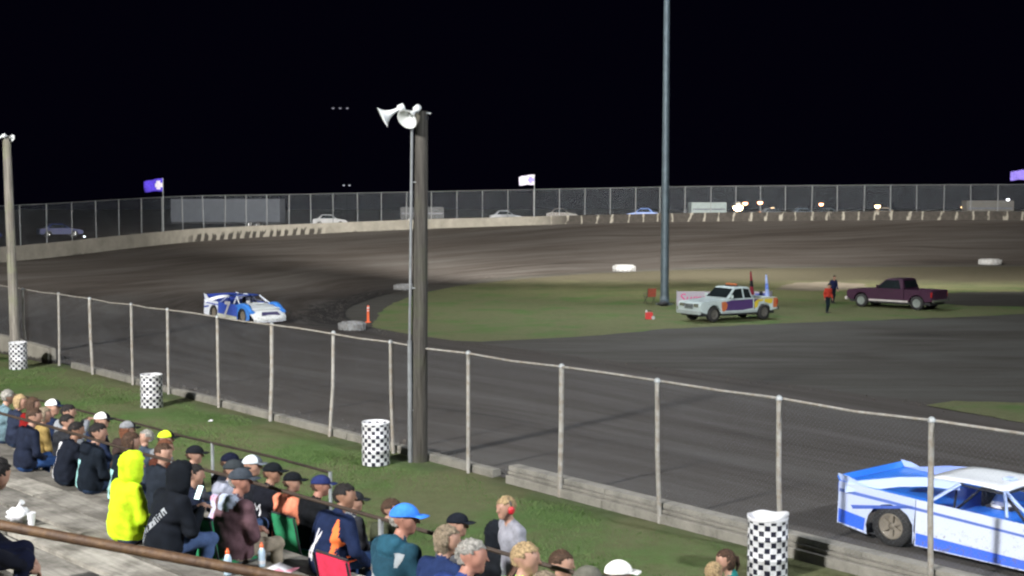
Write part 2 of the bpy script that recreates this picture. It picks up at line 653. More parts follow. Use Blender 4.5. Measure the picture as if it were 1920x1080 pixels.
TRACK_BVH = BVHTree.FromPolygons([Vector(v) for v in tv], tf)


def track_z(x, y):
    h = TRACK_BVH.ray_cast(Vector((x, y, 50)), Vector((0, 0, -1)))
    return h[0].z if h[0] else -.35


inn = SP[:, 4:6]
poly = [tuple(p) for p in inn] + [(140, 20)]
b = MB()
b.add([(x, y, -.362) for x, y in poly], tess(poly))
o = b.build('infield_dirt_road', M_INF, weld=True)
tag(o, kind='structure', label='bare dirt road through the infield')


def sheet(name, poly, z, mat, label):
    b = MB()
    b.add([(x, y, z) for x, y in poly], tess(poly))
    o = b.build(name, mat, weld=True)
    for p in o.data.polygons:
        if p.normal.z < 0:
            p.flip()
    tag(o, kind='structure', label=label)
    return o


def ragged(poly, step, amp, seed=1):
    r_ = random.Random(seed)
    out = []
    for i in range(len(poly)):
        a, c = np.array(poly[i]), np.array(poly[(i + 1) % len(poly)])
        n = max(1, int(np.linalg.norm(c - a) / step))
        for k in range(n):
            p = a + (c - a) * k / n
            out.append((p[0] + r_.uniform(-amp, amp), p[1] + r_.uniform(-amp, amp)))
    return out


far_edge = [(-6.9, 66), (-7.3, 71), (-7.1, 76.5), (-6.2, 84), (-4.2, 92), (-.2, 100.5), (6.5, 109.5), (12.5, 114), (18, 117.5), (33, 121.5), (49, 122.5), (64, 115), (78, 105)]
near_edge = [(60, 92), (44, 88), (31, 86), (24.5, 83.5), (23.8, 78), (26.5, 74), (32, 72.8), (30.5, 70), (24, 66.8), (18, 64.5), (14.4, 63.3), (10.5, 61.6), (7.3, 60), (3.3, 56.6), (-1.4, 54.3), (-4.6, 55.6), (-6.6, 60)]
inf_grass = sheet('infield_grass', ragged(far_edge + near_edge, .8, .16, 3), -.355, M_GRASS_IN, 'oval of mown infield grass inside the turn')
patch = [(11.9, 36.6), (13, 37.4), (17, 37), (24, 33), (30, 24), (24, 22.0), (18.2, 28.0), (13.6, 33.6)]
sheet('infield_grass', ragged(patch, .5, .12, 5), -.325, M_GRASS_IN, 'small grass patch beside the front straight')

sand = [(18.4, 88.5), (19.5, 92.5), (21.5, 96.5), (24.5, 98), (26.2, 95), (25.2, 91), (22.8, 88), (20.4, 87)]
sheet('sand_patch', ragged(sand, .5, .25, 9), -.350, vary('pale sandy dirt', (.13, .112, .085), .3, .8, .95, bump=.4), 'pale bare dirt patch on the infield behind the workers')

# grass strip between stands and track, and under the stands
gp = [FS(60, .35), FS(33.5, .35), FS(-30, .35), FS(-30, -40), FS(60, -40)]
near = MB()
NU, NN = 90, 40
gv = []
for i in range(NU + 1):
    for k in range(NN + 1):
        t_, n_ = -30 + 95 * i / NU, .3 - 32 * (k / NN) ** 1.3
        x, y = FS(t_, n_)
        gv.append((x, y, .03 * math.sin(x * 1.3 + y * .7) * math.sin(y * .9) * min(1, abs(n_)) - .005))
near.add(gv, [(i * (NN + 1) + k, (i + 1) * (NN + 1) + k, (i + 1) * (NN + 1) + k + 1, i * (NN + 1) + k + 1) for i in range(NU) for k in range(NN)], 0, True)
lawn = near.build('spectator_lawn', M_GRASS)
if lawn.data.polygons[0].normal.z < 0:
    lawn.data.flip_normals()
tag(lawn, kind='structure', label='mown grass strip between the bleachers and the fence')

# raised pit lot outside the bend
cut = [r for r in SP if r[2] > .1]
lot = MB()
ring = []
for k, (d0, dz) in enumerate(((.25, 0), (12, .1), (60, .2), (300, .3), (420, -4))):
    row = []
    for i, r in enumerate(cut):
        a, c = cut[max(i - 1, 0)], cut[min(i + 1, len(cut) - 1)]
        t_ = np.array([c[0] - a[0], c[1] - a[1]])
        t_ /= np.linalg.norm(t_)
        nrm = np.array([t_[1], -t_[0]])
        if nrm @ (np.array(r[:2]) - np.array(r[4:6])) < 0:
            nrm = -nrm
        row.append((r[0] + nrm[0] * d0, r[1] + nrm[1] * d0, r[2] + dz))
    ring.append(row)
n = len(cut)
lot.add([v for r in ring for v in r], [(k * n + i, k * n + i + 1, (k + 1) * n + i + 1, (k + 1) * n + i) for k in range(4) for i in range(n - 1)], 0, True)
lot = lot.build('pit_lot', M_LOT)
for p in lot.data.polygons:
    if p.normal.z < 0:
        p.flip()
tag(lot, kind='structure', label='dark gravel pit lot beyond the far wall')

# ------------------------------------------------------------------ turn wall with its tall fence
wall_rows = [r for r in SP if r[3] - r[2] > .29 and r[1] > 43.5]
wp = np.array([[r[0], r[1], r[2], r[3]] for r in wall_rows])
wseg = np.r_[0, np.cumsum(np.hypot(*np.diff(wp[:, :2], axis=0).T))]
w = MB()
wuv = []
rings = []
for i, r in enumerate(wp):
    a, c = wp[max(i - 1, 0)], wp[min(i + 1, len(wp) - 1)]
    t_ = (c - a)[:2]
    t_ /= np.linalg.norm(t_)
    nr = np.array([t_[1], -t_[0]])          # which side is outward is fixed below
    src = wall_rows[i]
    if nr @ (r[:2] - np.array(src[4:6])) < 0:
        nr = -nr
    z0, z1 = r[2] - .5, r[3]
    q = [(0.0, z0), (0.02, z1 - .04), (.05, z1), (.26, z1), (.30, z1 - .04), (.30, z0)]
    rings.append([(r[0] + nr[0] * d, r[1] + nr[1] * d, z) for d, z in q])
    for d, z in q:
        wuv.append((wseg[i], (z - r[2]) / max(.3, r[3] - r[2])))
w.loft(rings, 0, True, False)
turn_wall = w.build('concrete_wall', M_WALL)
tag(turn_wall, 'mud splashed off-white concrete wall curving round the far bend', 'wall')
ul = turn_wall.data.uv_layers.new(name='UVMap')
ncap = len(rings[0])
alluv = wuv + wuv[:ncap] + wuv[-ncap:]
vi = np.empty(len(turn_wall.data.loops), dtype=np.int32)
turn_wall.data.loops.foreach_get('vertex_index', vi)
ul.data.foreach_set('uv', np.array(alluv, dtype=np.float32)[vi].ravel())

FENCE_H = 3.1


def wire_panel(a, b_, z0a, z0b, h, pitch, r, mb):
    """diagonal wires of a chain link panel between two posts, as thin three sided rods"""
    a, b_ = Vector(a), Vector(b_)
    L = (b_ - a).length
    n = int((L + h) / pitch)
    ex = (b_ - a) / L
    up = Vector((0, 0, 1))
    side = ex.cross(up)
    for sgn in (1, -1):
        for k in range(1, n):
            c = k * pitch
            s0, s1 = max(0, c - h), min(L, c)
            if s1 - s0 < pitch * .5:
                continue
            if sgn == 1:
                q0, q1 = (s0, c - s0), (s1, c - s1)
            else:
                q0, q1 = (L - s0, c - s0), (L - s1, c - s1)
            P = [a + ex * s + up * (t + z0a + (z0b - z0a) * s / L) for s, t in (q0, q1)]
            o1 = (ex + up * sgn).normalized() * r
            vs = [P[0] - o1, P[0] + o1, P[0] + side * r * 1.6, P[1] - o1, P[1] + o1, P[1] + side * r * 1.6]
            mb.add(vs, [(0, 1, 4, 3), (1, 2, 5, 4), (2, 0, 3, 5)], 0)


M_GALVD = vary('old dull galvanised pipe', (.17, .18, .19), .25, 4, .6, .2)
tf_ = empty('chain_link_fence', (0, 0, 0))
tag(tf_, 'tall chain link fence on top of the curving far wall', 'fence')
M_WIRE = vary('dull fence wire', (.30, .34, .40), .2, 2, .6, .2)
step = 3.05
total = wseg[-1]
ps = []
s_ = 1.0
while s_ < total - 2:
    i = np.searchsorted(wseg, s_) - 1
    k = (s_ - wseg[i]) / (wseg[i + 1] - wseg[i])
    ps.append(wp[i] + (wp[i + 1] - wp[i]) * k)
    s_ += step * rnd.uniform(.97, 1.03)
cxy = np.array([10, 90])
top_pts = []
for i, p in enumerate(ps):
    if p[3] < .9:
        break
    out = (p[:2] - cxy) / np.linalg.norm(p[:2] - cxy)
    p2 = p[:2] + out * .34
    lean = rnd.gauss(0, .05)
    t3 = (p2[0] + lean, p2[1], p[3] + FENCE_H)
    top_pts.append((p2, p, t3))
for i, (p2, p, t3) in enumerate(top_pts):
    MB().tube([(p2[0], p2[1], p[2] - .1), t3], .048, 8).build('post', M_GALVD, tf_)
    if i:
        q2, q, u3 = top_pts[i - 1]
        MB().tube([u3, t3], .026, 6).build('top_rail', M_GALVD, tf_)
        m = MB()
        wire_panel((q2[0], q2[1], 0), (p2[0], p2[1], 0), q[3] + .02, p[3] + .02, FENCE_H - .03, .085, .0010, m)
        m.build('chain_link_panel', M_WIRE, tf_)
TOPS = [t[2] for t in top_pts]


def flag(x, y, z, h, w_, col_a, col_b, label, wind=(-1, .15)):
    t = empty('flag', (x, y, z))
    MB().tube([(0, 0, 0), (0, 0, h)], .035, 8).build('flagpole', M_GALV, t)
    wd = Vector((*wind, 0)).normalized()
    sd = Vector((-wd.y, wd.x, 0))
    m = MB()
    NX, NZ = 14, 6
    hh = w_ * .62
    vs = []
    for i in range(NX + 1):
        for k in range(NZ + 1):
            u = i / NX
            ph = u * 7 + k * .5
            p = wd * (u * w_ * .92) + sd * (.12 * u * math.sin(ph)) + Vector((0, 0, h - .04 - hh * (k / NZ) * (1 - .18 * u) - .16 * u * u * w_ + .05 * u * math.sin(ph * 1.3)))
            vs.append(p)
    fs = [(i * (NZ + 1) + k, (i + 1) * (NZ + 1) + k, (i + 1) * (NZ + 1) + k + 1, i * (NZ + 1) + k + 1) for i in range(NX) for k in range(NZ)]
    m.add(vs, fs, 0, True)
    for j, f in enumerate(fs):
        i, k = divmod(j, NZ)
        if col_b and ((2 <= k <= 3 and i < 6) or (1 <= k <= 4 and 2 <= i < 5)):
            m.m[j] = 1
    cl = m.build('cloth', [cloth(col_a), cloth(col_b or col_a)], t)
    sm = cl.modifiers.new('thickness', 'SOLIDIFY')
    sm.thickness = .006
    tag(t, label, 'flag', 'flags on the far fence')
    return t


def on_fence(px):
    """nearest fence post to a bearing x/y"""
    return min(top_pts, key=lambda t: abs(t[0][0] / t[0][1] - px) + (0 if t[0][1] > 60 else 9))


for px, ca, cb, lb in ((-.277, '5a46d8', 'e8e0ff', 'purple flag with white star on the far fence by the parked trailer'),
                       (.0265, 'd8d2f4', '8f88c8', 'pale lavender flag flying above the middle of the far fence'),
                       (.40, '8a7ae0', None, 'purple flag above the far fence at the picture edge')):
    p2, p, t3 = on_fence(px)
    flag(p2[0] + .09, p2[1] + .12, p[2], p[3] + FENCE_H - p[2] + 1.75, 1.95, ca, cb, lb)

# ------------------------------------------------------------------ front fence and low wall
ff = empty('chain_link_fence', (*FS(0), 0))
tag(ff, 'low front chain link fence of pale posts between lawn and track', 'fence')
POST_X = [-22.6, -19.9, -17.4, -15.4, -13.5, -11.5, -9.9, -7.9, -6.1, -4.3, -2.6, -.89, .89, 2.53, 4.18, 5.85, 7.6, 9.4]
pb = []
for x in POST_X:
    t_ = (FA[0] - x) / .637
    pb.append(Vector((x, FA[1] + DF[1] * t_, 0)) - ff.location)
for i, p in enumerate(pb):
    ln = rnd.gauss(0, .035)
    MB().tube([p - Vector((0, 0, .1)), p + Vector((ln, 0, 1.2)), p + Vector((ln * 1.2, 0, 2.44))], .041 if i % 4 else .05, 10).build('post', M_RUST, ff)
    MB().lathe([(.055, 2.42), (.056, 2.46), (.03, 2.49), (.005, 2.50)], 10, 0, Matrix.Translation(p + Vector((ln * 1.2, 0, 0)))).build('post_cap', M_GALV, ff)
    if i:
        q = pb[i - 1]
        mid = (p + q) / 2 + Vector((0, 0, 2.44 + rnd.uniform(-.04, .015)))
        MB().tube([q + Vector((0, 0, 2.44)), mid, p + Vector((0, 0, 2.44))], .021, 8).build('top_rail', M_RUST, ff)
        m = MB()
        wire_panel(q + Vector((*NF, 0)) * .04, p + Vector((*NF, 0)) * .04, .06, .06, 2.36, .078, .0003, m)
        m.build('chain_link_panel', M_WIRE, ff)

lw = empty('low_concrete_wall', (*FS(0, .2), 0))
tag(lw, 'low wall of concrete barrier blocks along the front straight', 'wall')


def barrier_block(t0, t1, h, wid, step_):
    m = MB()
    prof = ([(-wid - .05, -.1), (-wid - .05, h * .44), (-wid - .02, h * .46), (-wid + .03, h * .47), (-wid + .03, h * .53), (-wid, h * .54), (-wid, h * .68), (-wid + .045, h * .69), (-wid + .045, h * .76), (-wid + .02, h * .77), (-wid + .03, h), (wid - .06, h), (wid - .02, h * .6), (wid, -.1)]
            if step_ else [(-wid, -.1), (-wid + .02, h - .02), (-wid + .04, h), (wid - .04, h), (wid - .02, h - .02), (wid, -.1)])
    rings = []
    for t_ in (t0, t1):
        c = DF * t_
        j = rnd.uniform(-.006, .006)
        rings.append([(c[0] + NF[0] * (a + j), c[1] + NF[1] * (a + j), z) for a, z in prof])
    m.loft(rings, 0, True, False)
    return m


t_ = 9.35
while t_ > -16:
    L_ = 2.72
    barrier_block(t_, t_ - L_ + .012, .335 + rnd.uniform(-.008, .008), .17, True).build('barrier_block', M_CONC, lw)
    t_ -= L_
t_ = 9.9
while t_ < 32:
    L_ = rnd.uniform(2.4, 3.2)
    barrier_block(t_, t_ + L_ - .03, .17 + rnd.uniform(-.03, .03), .12, False).build('kerb_block', M_CONC2, lw)
    t_ += L_

# loose clods thrown off the racing line along both edges of the track
r_ = np.random.RandomState(11)
cv, cf = [], []
for k in range(5200):
    i = r_.randint(60, len(SP) - 12)
    w_ = SP[i] + (SP[i + 1] - SP[i]) * r_.rand()
    v = 1 - abs(r_.normal(0, .022)) - .012 if k % 3 else abs(r_.normal(0, .03)) + .005
    p = np.array([w_[4], w_[5]]) + (np.array([w_[0], w_[1]]) - np.array([w_[4], w_[5]])) * v
    z = track_z(*p)
    s_ = r_.uniform(.015, .05) * (1.5 if r_.rand() < .08 else 1)
    o_ = len(cv)
    for d in ((1, 0, 0), (-.5, .87, 0), (-.5, -.87, 0), (.1, .1, .9)):
        j_ = r_.uniform(.6, 1.3)
        cv.append((p[0] + d[0] * s_ * j_, p[1] + d[1] * s_ * j_, z - .004 + d[2] * s_ * j_))
    cf += [(o_, o_ + 1, o_ + 3), (o_ + 1, o_ + 2, o_ + 3), (o_ + 2, o_, o_ + 3)]
me = bpy.data.meshes.new('dirt_clods')
me.from_pydata(cv, [], cf)
me.materials.append(vary('loose clay', (.06, .052, .045), .4, 3, .95))
tag(link('dirt_clods', me), 'loose clods of dirt along the edges of the track', 'dirt', kind='stuff')
# ------------------------------------------------------------------ bleachers
EU = np.array([-.701, .713])
NU_ = np.array([.713, .701])
RUN, RISE, N0, Z0 = .85, .23, 6.1, 2.07
SU = lambda u, n: tuple(EU * u + NU_ * n)
ROT_ST = math.atan2(EU[1], EU[0])
row_n = lambda j: N0 + RUN * j
row_z = lambda j: Z0 - RISE * j

bl = empty('bleachers', (*SU(8, 6), 0))
tag(bl, 'weathered plank bleachers where the spectators sit', 'bleachers')
PLK = [mat_plank('weathered plank %d' % i, 3.7 * i, k) for i, k in enumerate((1, 1.28, .78, 1.12, .62))]
STR = vary('bleacher steel', (.12, .12, .115), .3, 4, .6, .4, .2)
plank_cache = {}


def plank_mesh(L_, w_, mi):
    key = (round(L_, 1), w_, mi)
    if key not in plank_cache:
        m = MB()
        m.box((-L_ / 2, -w_ / 2, -.05), (L_ / 2, w_ / 2, 0))
        o = m.build('plank', PLK[mi], bevel=.006)
        plank_cache[key] = o.data
        bpy.data.objects.remove(o)
    return plank_cache[key]


def board(name, u0, u1, n, z, w_):
    o = link(name, plank_mesh(u1 - u0 - .025, w_, rnd.randrange(5)), bl)
    x, y = SU((u0 + u1) / 2, n)
    o.location = (x - bl.location.x, y - bl.location.y, z + rnd.uniform(-.006, .006))
    o.rotation_euler = (rnd.uniform(-.012, .012), 0, ROT_ST + rnd.uniform(-.003, .003))


for j in range(-6, 5):
    for kind, off, dz, w_ in (('seat_plank', -.015, 0, .40), ('foot_plank', .41, -.40, .34)):
        u = -4.0 + rnd.uniform(-2, 0)
        while u < 30:
            L_ = rnd.choice((2.4, 3.0, 3.6))
            board(kind, u, u + L_, row_n(j) + off, row_z(j) + dz, w_)
            u += L_
for u in np.arange(-4, 31, 3.5):
    a, c = SU(u, row_n(-6) - .3), SU(u, row_n(4) + .65)
    o_ = bl.location
    z_a, z_c = row_z(-6) - .52, row_z(4) - .58
    MB().tube([(a[0] - o_.x, a[1] - o_.y, z_a), (c[0] - o_.x, c[1] - o_.y, z_c)], .055, 4).build('stringer', STR, bl)
    for j in (-5, -1, 3):
        x, y = SU(u + .12, row_n(j))
        MB().tube([(x - o_.x, y - o_.y, 0), (x - o_.x, y - o_.y, row_z(j) - .46)], .04, 6).build('support_post', STR, bl)
        MB().tube([(x - o_.x, y - o_.y, row_z(j) - .06), (x - o_.x, y - o_.y, row_z(j) - .5)], .03, 6).build('seat_bracket', STR, bl)


def rail(name, label, n, z, u0, u1, posts, foot, mat, r=.024, mid=False, pm=None):
    t = empty(name, (*SU(posts[0], n), foot))
    tag(t, label, 'railing')
    L = t.location
    P = lambda u, zz: Vector((*SU(u, n), zz)) - L
    us = np.linspace(u0, u1, 16)
    MB().tube([P(u, z + .012 * math.sin(u * 1.7)) for u in us], r, 10).build('top_rail', mat, t)
    for u in posts:
        MB().tube([P(u, foot), P(u, z)], .026, 8).build('post', pm or M_GALV, t)
    return t


M_RAILM = vary('brown black pipe', (.042, .028, .020), .4, 7, .6, .1, .3)
rail('railing', 'long brown pipe rail running behind the lower rows of spectators', 7.42, 2.48, -4.5, 30, (-2.2, 2.6, 9.3, 13.1, 28), row_z(2) - .42, M_RAILM, .019)
rail('railing', 'thin dark rail along the front edge of the bleachers', 10.3, 1.80, 14.0, 34, (14.0, 17.0, 20.6, 25.5, 31), .02, M_RAILD, .02)

# rusty handrail close to the camera
hr = empty('handrail', (-2.4, 5.62, row_z(-4) - .4))
tag(hr, 'thick rusty brown handrail crossing the near corner', 'railing')
L = hr.location
pa, pb_ = Vector((-3.6, 5.81, 4.17)), Vector((-.55, 5.31, 3.76))
MB().tube([pa - L, pb_ - L], .0235, 14).build('top_rail', M_RAILB, hr)
for p in (pa.lerp(pb_, .03), pa.lerp(pb_, .98)):
    MB().tube([p - L, Vector((p.x, p.y, row_z(-4) - .4)) - L], .024, 10).build('post', M_RAILB, hr)

# ------------------------------------------------------------------ people
SKIN = {k: vary('skin ' + k, c, .12, 14, .55, spec=.35) for k, c in dict(fair=(.34, .195, .14), tan=(.26, .14, .092), red=(.32, .155, .112), brown=(.20, .10, .062)).items()}
HAIR = {k: vary('hair ' + k, c, .65, 42, .7, bump=1.0, bscale=110, spec=.3) for k, c in dict(
    black=(.012, .010, .010), brown=(.055, .030, .018), auburn=(.12, .045, .022), blond=(.30, .215, .115), grey=(.24, .23, .21), ash=(.19, .15, .105), white=(.6, .58, .55)).items()}
EYE_W = vary('eye white', (.7, .68, .66), .05, 3, .3)
LIPS = vary('lips', (.36, .13, .11), .1, 3, .5)
SHOE = vary('shoe leather', (.03, .028, .027), .4, 9, .6)


def surface_nets(F, M, org, h):
    s = F < 0
    nx, ny, nz = F.shape
    cnt = np.zeros((nx - 1, ny - 1, nz - 1), np.int8)
    acc = np.zeros((nx - 1, ny - 1, nz - 1, 3), np.float32)
    C = [(a, b, c) for a in (0, 1) for b in (0, 1) for c in (0, 1)]
    sl = lambda d: (slice(d[0], nx - 1 + d[0]), slice(d[1], ny - 1 + d[1]), slice(d[2], nz - 1 + d[2]))
    for a in C:
        for ax in range(3):
            if a[ax]:
                continue
            b = list(a)
            b[ax] = 1
            fa, fb = F[sl(a)], F[sl(b)]
            x = (fa < 0) != (fb < 0)
            if not x.any():
                continue
            i = np.nonzero(x)
            t = fa[i] / (fa[i] - fb[i])
            p = np.tile(np.array(a, np.float32), (len(t), 1))
            p[:, ax] += t
            acc[i] += p
            cnt[i] += 1
    act = cnt > 0
    idx = -np.ones(cnt.shape, np.int64)
    ii = np.nonzero(act)
    idx[ii] = np.arange(len(ii[0]))
    V = acc[ii] / cnt[ii][:, None] + np.stack(ii, 1)
    mat = M[tuple(np.clip(np.rint(V).astype(int), 0, np.array(M.shape) - 1).T)]
    V = V * h + org
    quads = []
    for ax in range(3):
        d = [0, 0, 0]
        d[ax] = 1
        sa = s[tuple(slice(0, n - k) for n, k in zip(s.shape, d))]
        sb = s[tuple(slice(k, n) for n, k in zip(s.shape, d))]
        e = np.stack(np.nonzero(sa != sb), 1)
        u, v = [k for k in range(3) if k != ax]
        ok = (e[:, u] > 0) & (e[:, v] > 0) & (e[:, u] < cnt.shape[u]) & (e[:, v] < cnt.shape[v])
        e = e[ok]
        q = []
        for du, dv in ((1, 1), (0, 1), (0, 0), (1, 0)):
            k = e.copy()
            k[:, u] -= du
            k[:, v] -= dv
            q.append(idx[tuple(k.T)])
        q = np.stack(q, 1)
        flip = sa[tuple(e.T)] == (ax == 1)
        q[flip] = q[flip][:, ::-1]
        quads.append(q)
    return V, np.concatenate(quads), mat


def skin_body(caps, h, wrinkle, seed):
    """smooth union of tapered capsules as one continuous surface; caps: (a, b, ra, rb, material, blend)"""
    A = np.array([c[0] for c in caps], float)
    B = np.array([c[1] for c in caps], float)
    rr = np.array([max(c[2], c[3]) for c in caps])
    lo = np.minimum(A, B).min(0) - rr.max() - .03
    hi = np.maximum(A, B).max(0) + rr.max() + .03
    n = np.ceil((hi - lo) / h).astype(int) + 1
    F = np.full(n, .5, np.float32)
    best = np.full(n, .5, np.float32)
    M = np.zeros(n, np.int8)
    ax = [lo[k] + np.arange(n[k]) * h for k in range(3)]
    for a, b, ra, rb, m, k in caps:
        a, b = np.array(a, float), np.array(b, float)
        mr = max(ra, rb) + k + 2.5 * h
        l = np.maximum(((np.minimum(a, b) - mr - lo) / h).astype(int), 0)
        u = np.minimum(((np.maximum(a, b) + mr - lo) / h).astype(int) + 2, n)
        s = tuple(slice(l[i], u[i]) for i in range(3))
        X, Y, Z = np.meshgrid(ax[0][s[0]], ax[1][s[1]], ax[2][s[2]], indexing='ij')
        ab = b - a
        L2 = max(ab @ ab, 1e-9)
        t = np.clip(((X - a[0]) * ab[0] + (Y - a[1]) * ab[1] + (Z - a[2]) * ab[2]) / L2, 0, 1)
        d = np.sqrt((X - a[0] - t * ab[0]) ** 2 + (Y - a[1] - t * ab[1]) ** 2 + (Z - a[2] - t * ab[2]) ** 2) - (ra + (rb - ra) * t)
        f = F[s]
        hh = np.clip(.5 + .5 * (f - d) / k, 0, 1)
        F[s] = f * (1 - hh) + d * hh - k * hh * (1 - hh)
        bb = best[s]
        c = d < bb
        M[s][c] = m
        bb[c] = d[c]
    if wrinkle:
        r_ = np.random.RandomState(seed)
        X, Y, Z = np.meshgrid(*ax, indexing='ij')
        w = np.zeros(n, np.float32)
        for _ in range(5):
            k = r_.normal(0, 1, 3)
            k *= r_.uniform(18, 70) / np.linalg.norm(k)
            w += np.sin(X * k[0] + Y * k[1] + Z * k[2] + r_.uniform(0, 6) + 1.5 * np.sin(Z * 14 + X * 9))
        F += np.where((M == 2) | (M == 5), 0, w * wrinkle)
    return surface_nets(F, M, lo, h)


def ellipsoid_fn(mb, c, rot, fn, nu=20, nv=14, mi=0):
    vs = []
    for k in range(nv + 1):
        th = math.pi * k / nv
        for i in range(nu):
            ph = 2 * math.pi * i / nu
            d = Vector((math.sin(th) * math.cos(ph), math.sin(th) * math.sin(ph), math.cos(th)))
            vs.append(Vector(c) + rot @ fn(d))
    fs = [(k * nu + i, (k + 1) * nu + i, (k + 1) * nu + (i + 1) % nu, k * nu + (i + 1) % nu) for k in range(nv) for i in range(nu)]
    mb.add(vs, fs, mi, True)


ARMS = dict(lap=((.245, .06, .27), (.10, .30, .18)), knees=((.25, .17, .27), (.14, .44, .20)), phone=((.235, .14, .28), (.05, .30, .47)),
            clap=((.24, .17, .33), (.05, .34, .62)), cross=((.255, .06, .27), (-.06, .20, .30)), wide=((.31, .05, .29), (.20, .33, .17)), side=((.25, -.02, .27), (.25, .06, .05)))


def person(label, loc, rz, top='#222831', pants='#2c3a52', skin='fair', hair='brown', style='short', cap=None, hood=None, hooddown=None, sleeve=None, short=False,
           arms='lap', lean=8, yaw=0, pitch=0, s=1.0, bulk=0, pose='sit', seed=0, vox=.0145, child=False, group='spectators on the bleachers', knee=None, muffs=False, glasses=False, stride=.22):
    r_ = random.Random(seed + 100)
    V3 = Vector
    if pose == 'sit':
        zp = .115
        pel = V3((0, 0, zp))
        hips = [V3((sx * .09, .02, zp - .01)) for sx in (-1, 1)]
        kn = knee or (.13, .46, .10, -.30)
        knees = [V3((sx * (kn[0] + r_.uniform(-.02, .05)), kn[1], kn[2])) for sx in (-1, 1)]
        ank = [V3((k.x, k.y - .05 + r_.uniform(-.06, .08), kn[3] + .03)) for k in knees]
    else:
        zp = .90
        pel = V3((0, 0, zp))
        hips = [V3((sx * .085, 0, zp - .02)) for sx in (-1, 1)]
        st = stride if pose == 'walk' else .05
        knees = [V3((sx * .10, .05 + sx * st * .7, .48)) for sx in (-1, 1)]
        ank = [V3((sx * .10, sx * st * 1.3 - .03, .085 + (.05 if sx < 0 and pose == 'walk' else 0))) for sx in (-1, 1)]
    zb = zp - .115
    Rl = Matrix.Rotation(-R(lean), 3, 'X')
    up = lambda x, y, z: pel + Rl @ (V3((x, y, z + zb)) - V3((0, 0, zp)))
    B = bulk
    J, P, K, S_, T, Hm = 0, 1, 2, 3, 4, 5
    jk = .035
    caps = [
        (hips[0], hips[1], .118 + B * .6, .118 + B * .6, P, jk),
        (up(0, .0, .14), up(0, .01, .34), .128 + B, .135 + B, J, .05),
        (up(-.055, 0, .20), up(.055, 0, .20), .115 + B, .115 + B, J, .05),
        (up(-.085, .01, .41), up(.085, .01, .41), .118 + B * .6, .118 + B * .6, J, .05),
        (up(-.15, -.005, .53), up(.15, -.005, .53), .072, .072, J, .05),
        (up(0, -.01, .52), up(0, .012, .60), .075, .055, J, .03),
        (up(0, .005, .56), up(0, .03, .66), .054, .052, K, .015),
    ]
    Hc = up(0, .045, .755)
    Rh = Rl @ Matrix.Rotation(R(yaw), 3, 'Z') @ Matrix.Rotation(-R(pitch) + R(lean) * .7, 3, 'X')
    hd = lambda x, y, z: Hc + Rh @ V3((x, y, z))
    caps += [
        (hd(0, -.018, .028), hd(0, .018, .022), .089, .083, K, .02),
        (hd(-.018, .02, -.02), hd(.018, .02, -.02), .068, .068, K, .02),
        (hd(-.012, .048, -.082), hd(.012, .048, -.082), .036, .036, K, .03),
        (hd(0, .092, .012), hd(0, .112, -.024), .008, .0135, K, .012),
        (hd(-.035, .084, .030), hd(.035, .084, .030), .012, .012, K, .015),
    ]
    for sx in (-1, 1):
        caps.append((hd(sx * .079, -.008, -.022), hd(sx * .085, -.016, .018), .010, .015, K, .006))
    hands = []
    am = ARMS[arms]
    sl = T if sleeve else J
    for sx, hi_, kn_, an_ in zip((-1, 1), hips, knees, ank):
        e0, w0 = am
        if arms == 'walk':
            pass
        if pose == 'sit' or arms in ('clap', 'phone', 'cross'):
            el, wr = up(sx * e0[0], e0[1], e0[2]), up(sx * w0[0], w0[1], w0[2])
        else:
            sw = -sx * (stride if pose == 'walk' else .04)
            el, wr = up(sx * .245, -.02 + sw * .35, .28), up(sx * (.25 if pose != 'walk' else .22), .08 + sw * .9, .06 + abs(sw) * .15)
        sh = up(sx * .185, -.005, .525)
        caps.append((sh, el, .066 + B * .3, .054 + B * .25, sl, .03))
        if short:
            mid = sh.lerp(el, .8)
            caps[-1] = (sh, mid, .066, .062, sl, .03)
            caps.append((mid, el, .044, .041, K, .012))
            caps.append((el, wr, .041, .028, K, .012))
        else:
            caps.append((el, wr, .052 + B * .2, .038 + B * .1, sl, .02))
        d = (wr - el).normalized()
        if pose == 'sit':
            d = (d + V3((-sx * .15, .3, -.1))).normalized()
        palm = wr + d * .05
        caps.append((wr + d * .015, palm + d * .03, .030, .033, K, .012))
        hands.append((wr, d, palm, sx))
        caps += [(hi_, kn_, .088 + B * .3, .066, P, .03), (kn_, an_, .064, .047, P, .025)]
        fd = V3((sx * .12, 1, 0)).normalized()
        caps += [(an_ + V3((0, -.03, -.045)), an_ + fd * .15 + V3((0, 0, -.055)), .042, .038, S_, .02)]
    if hooddown:
        for q0, q1, rr in ((up(-.075, -.075, .585), up(.075, -.075, .585), .052), (up(-.06, -.10, .53), up(.06, -.10, .53), .05)):
            caps.append((q0, q1, rr, rr, Hm if False else 4, .03))
    V, Q, mat = skin_body([(tuple(a), tuple(b), c, d, e, f) for a, b, c, d, e, f in caps], vox, .0026, seed)
    # the jacket falls over the hips down to the seat
    loc_ = (V - np.array(pel)) @ np.array(Rl)
    hem = (mat == P) & (loc_[:, 2] > (-.075 if pose == 'sit' else .02)) & (loc_[:, 1] < .11)
    mat = np.where(hem, J, mat)
    mb = MB()
    mb.v = [tuple(v) for v in V]
    mb.f = [tuple(q) for q in Q]
    mb.m = [int(mat[q[0]]) for q in Q]
    mb.sm = set(range(len(mb.f)))
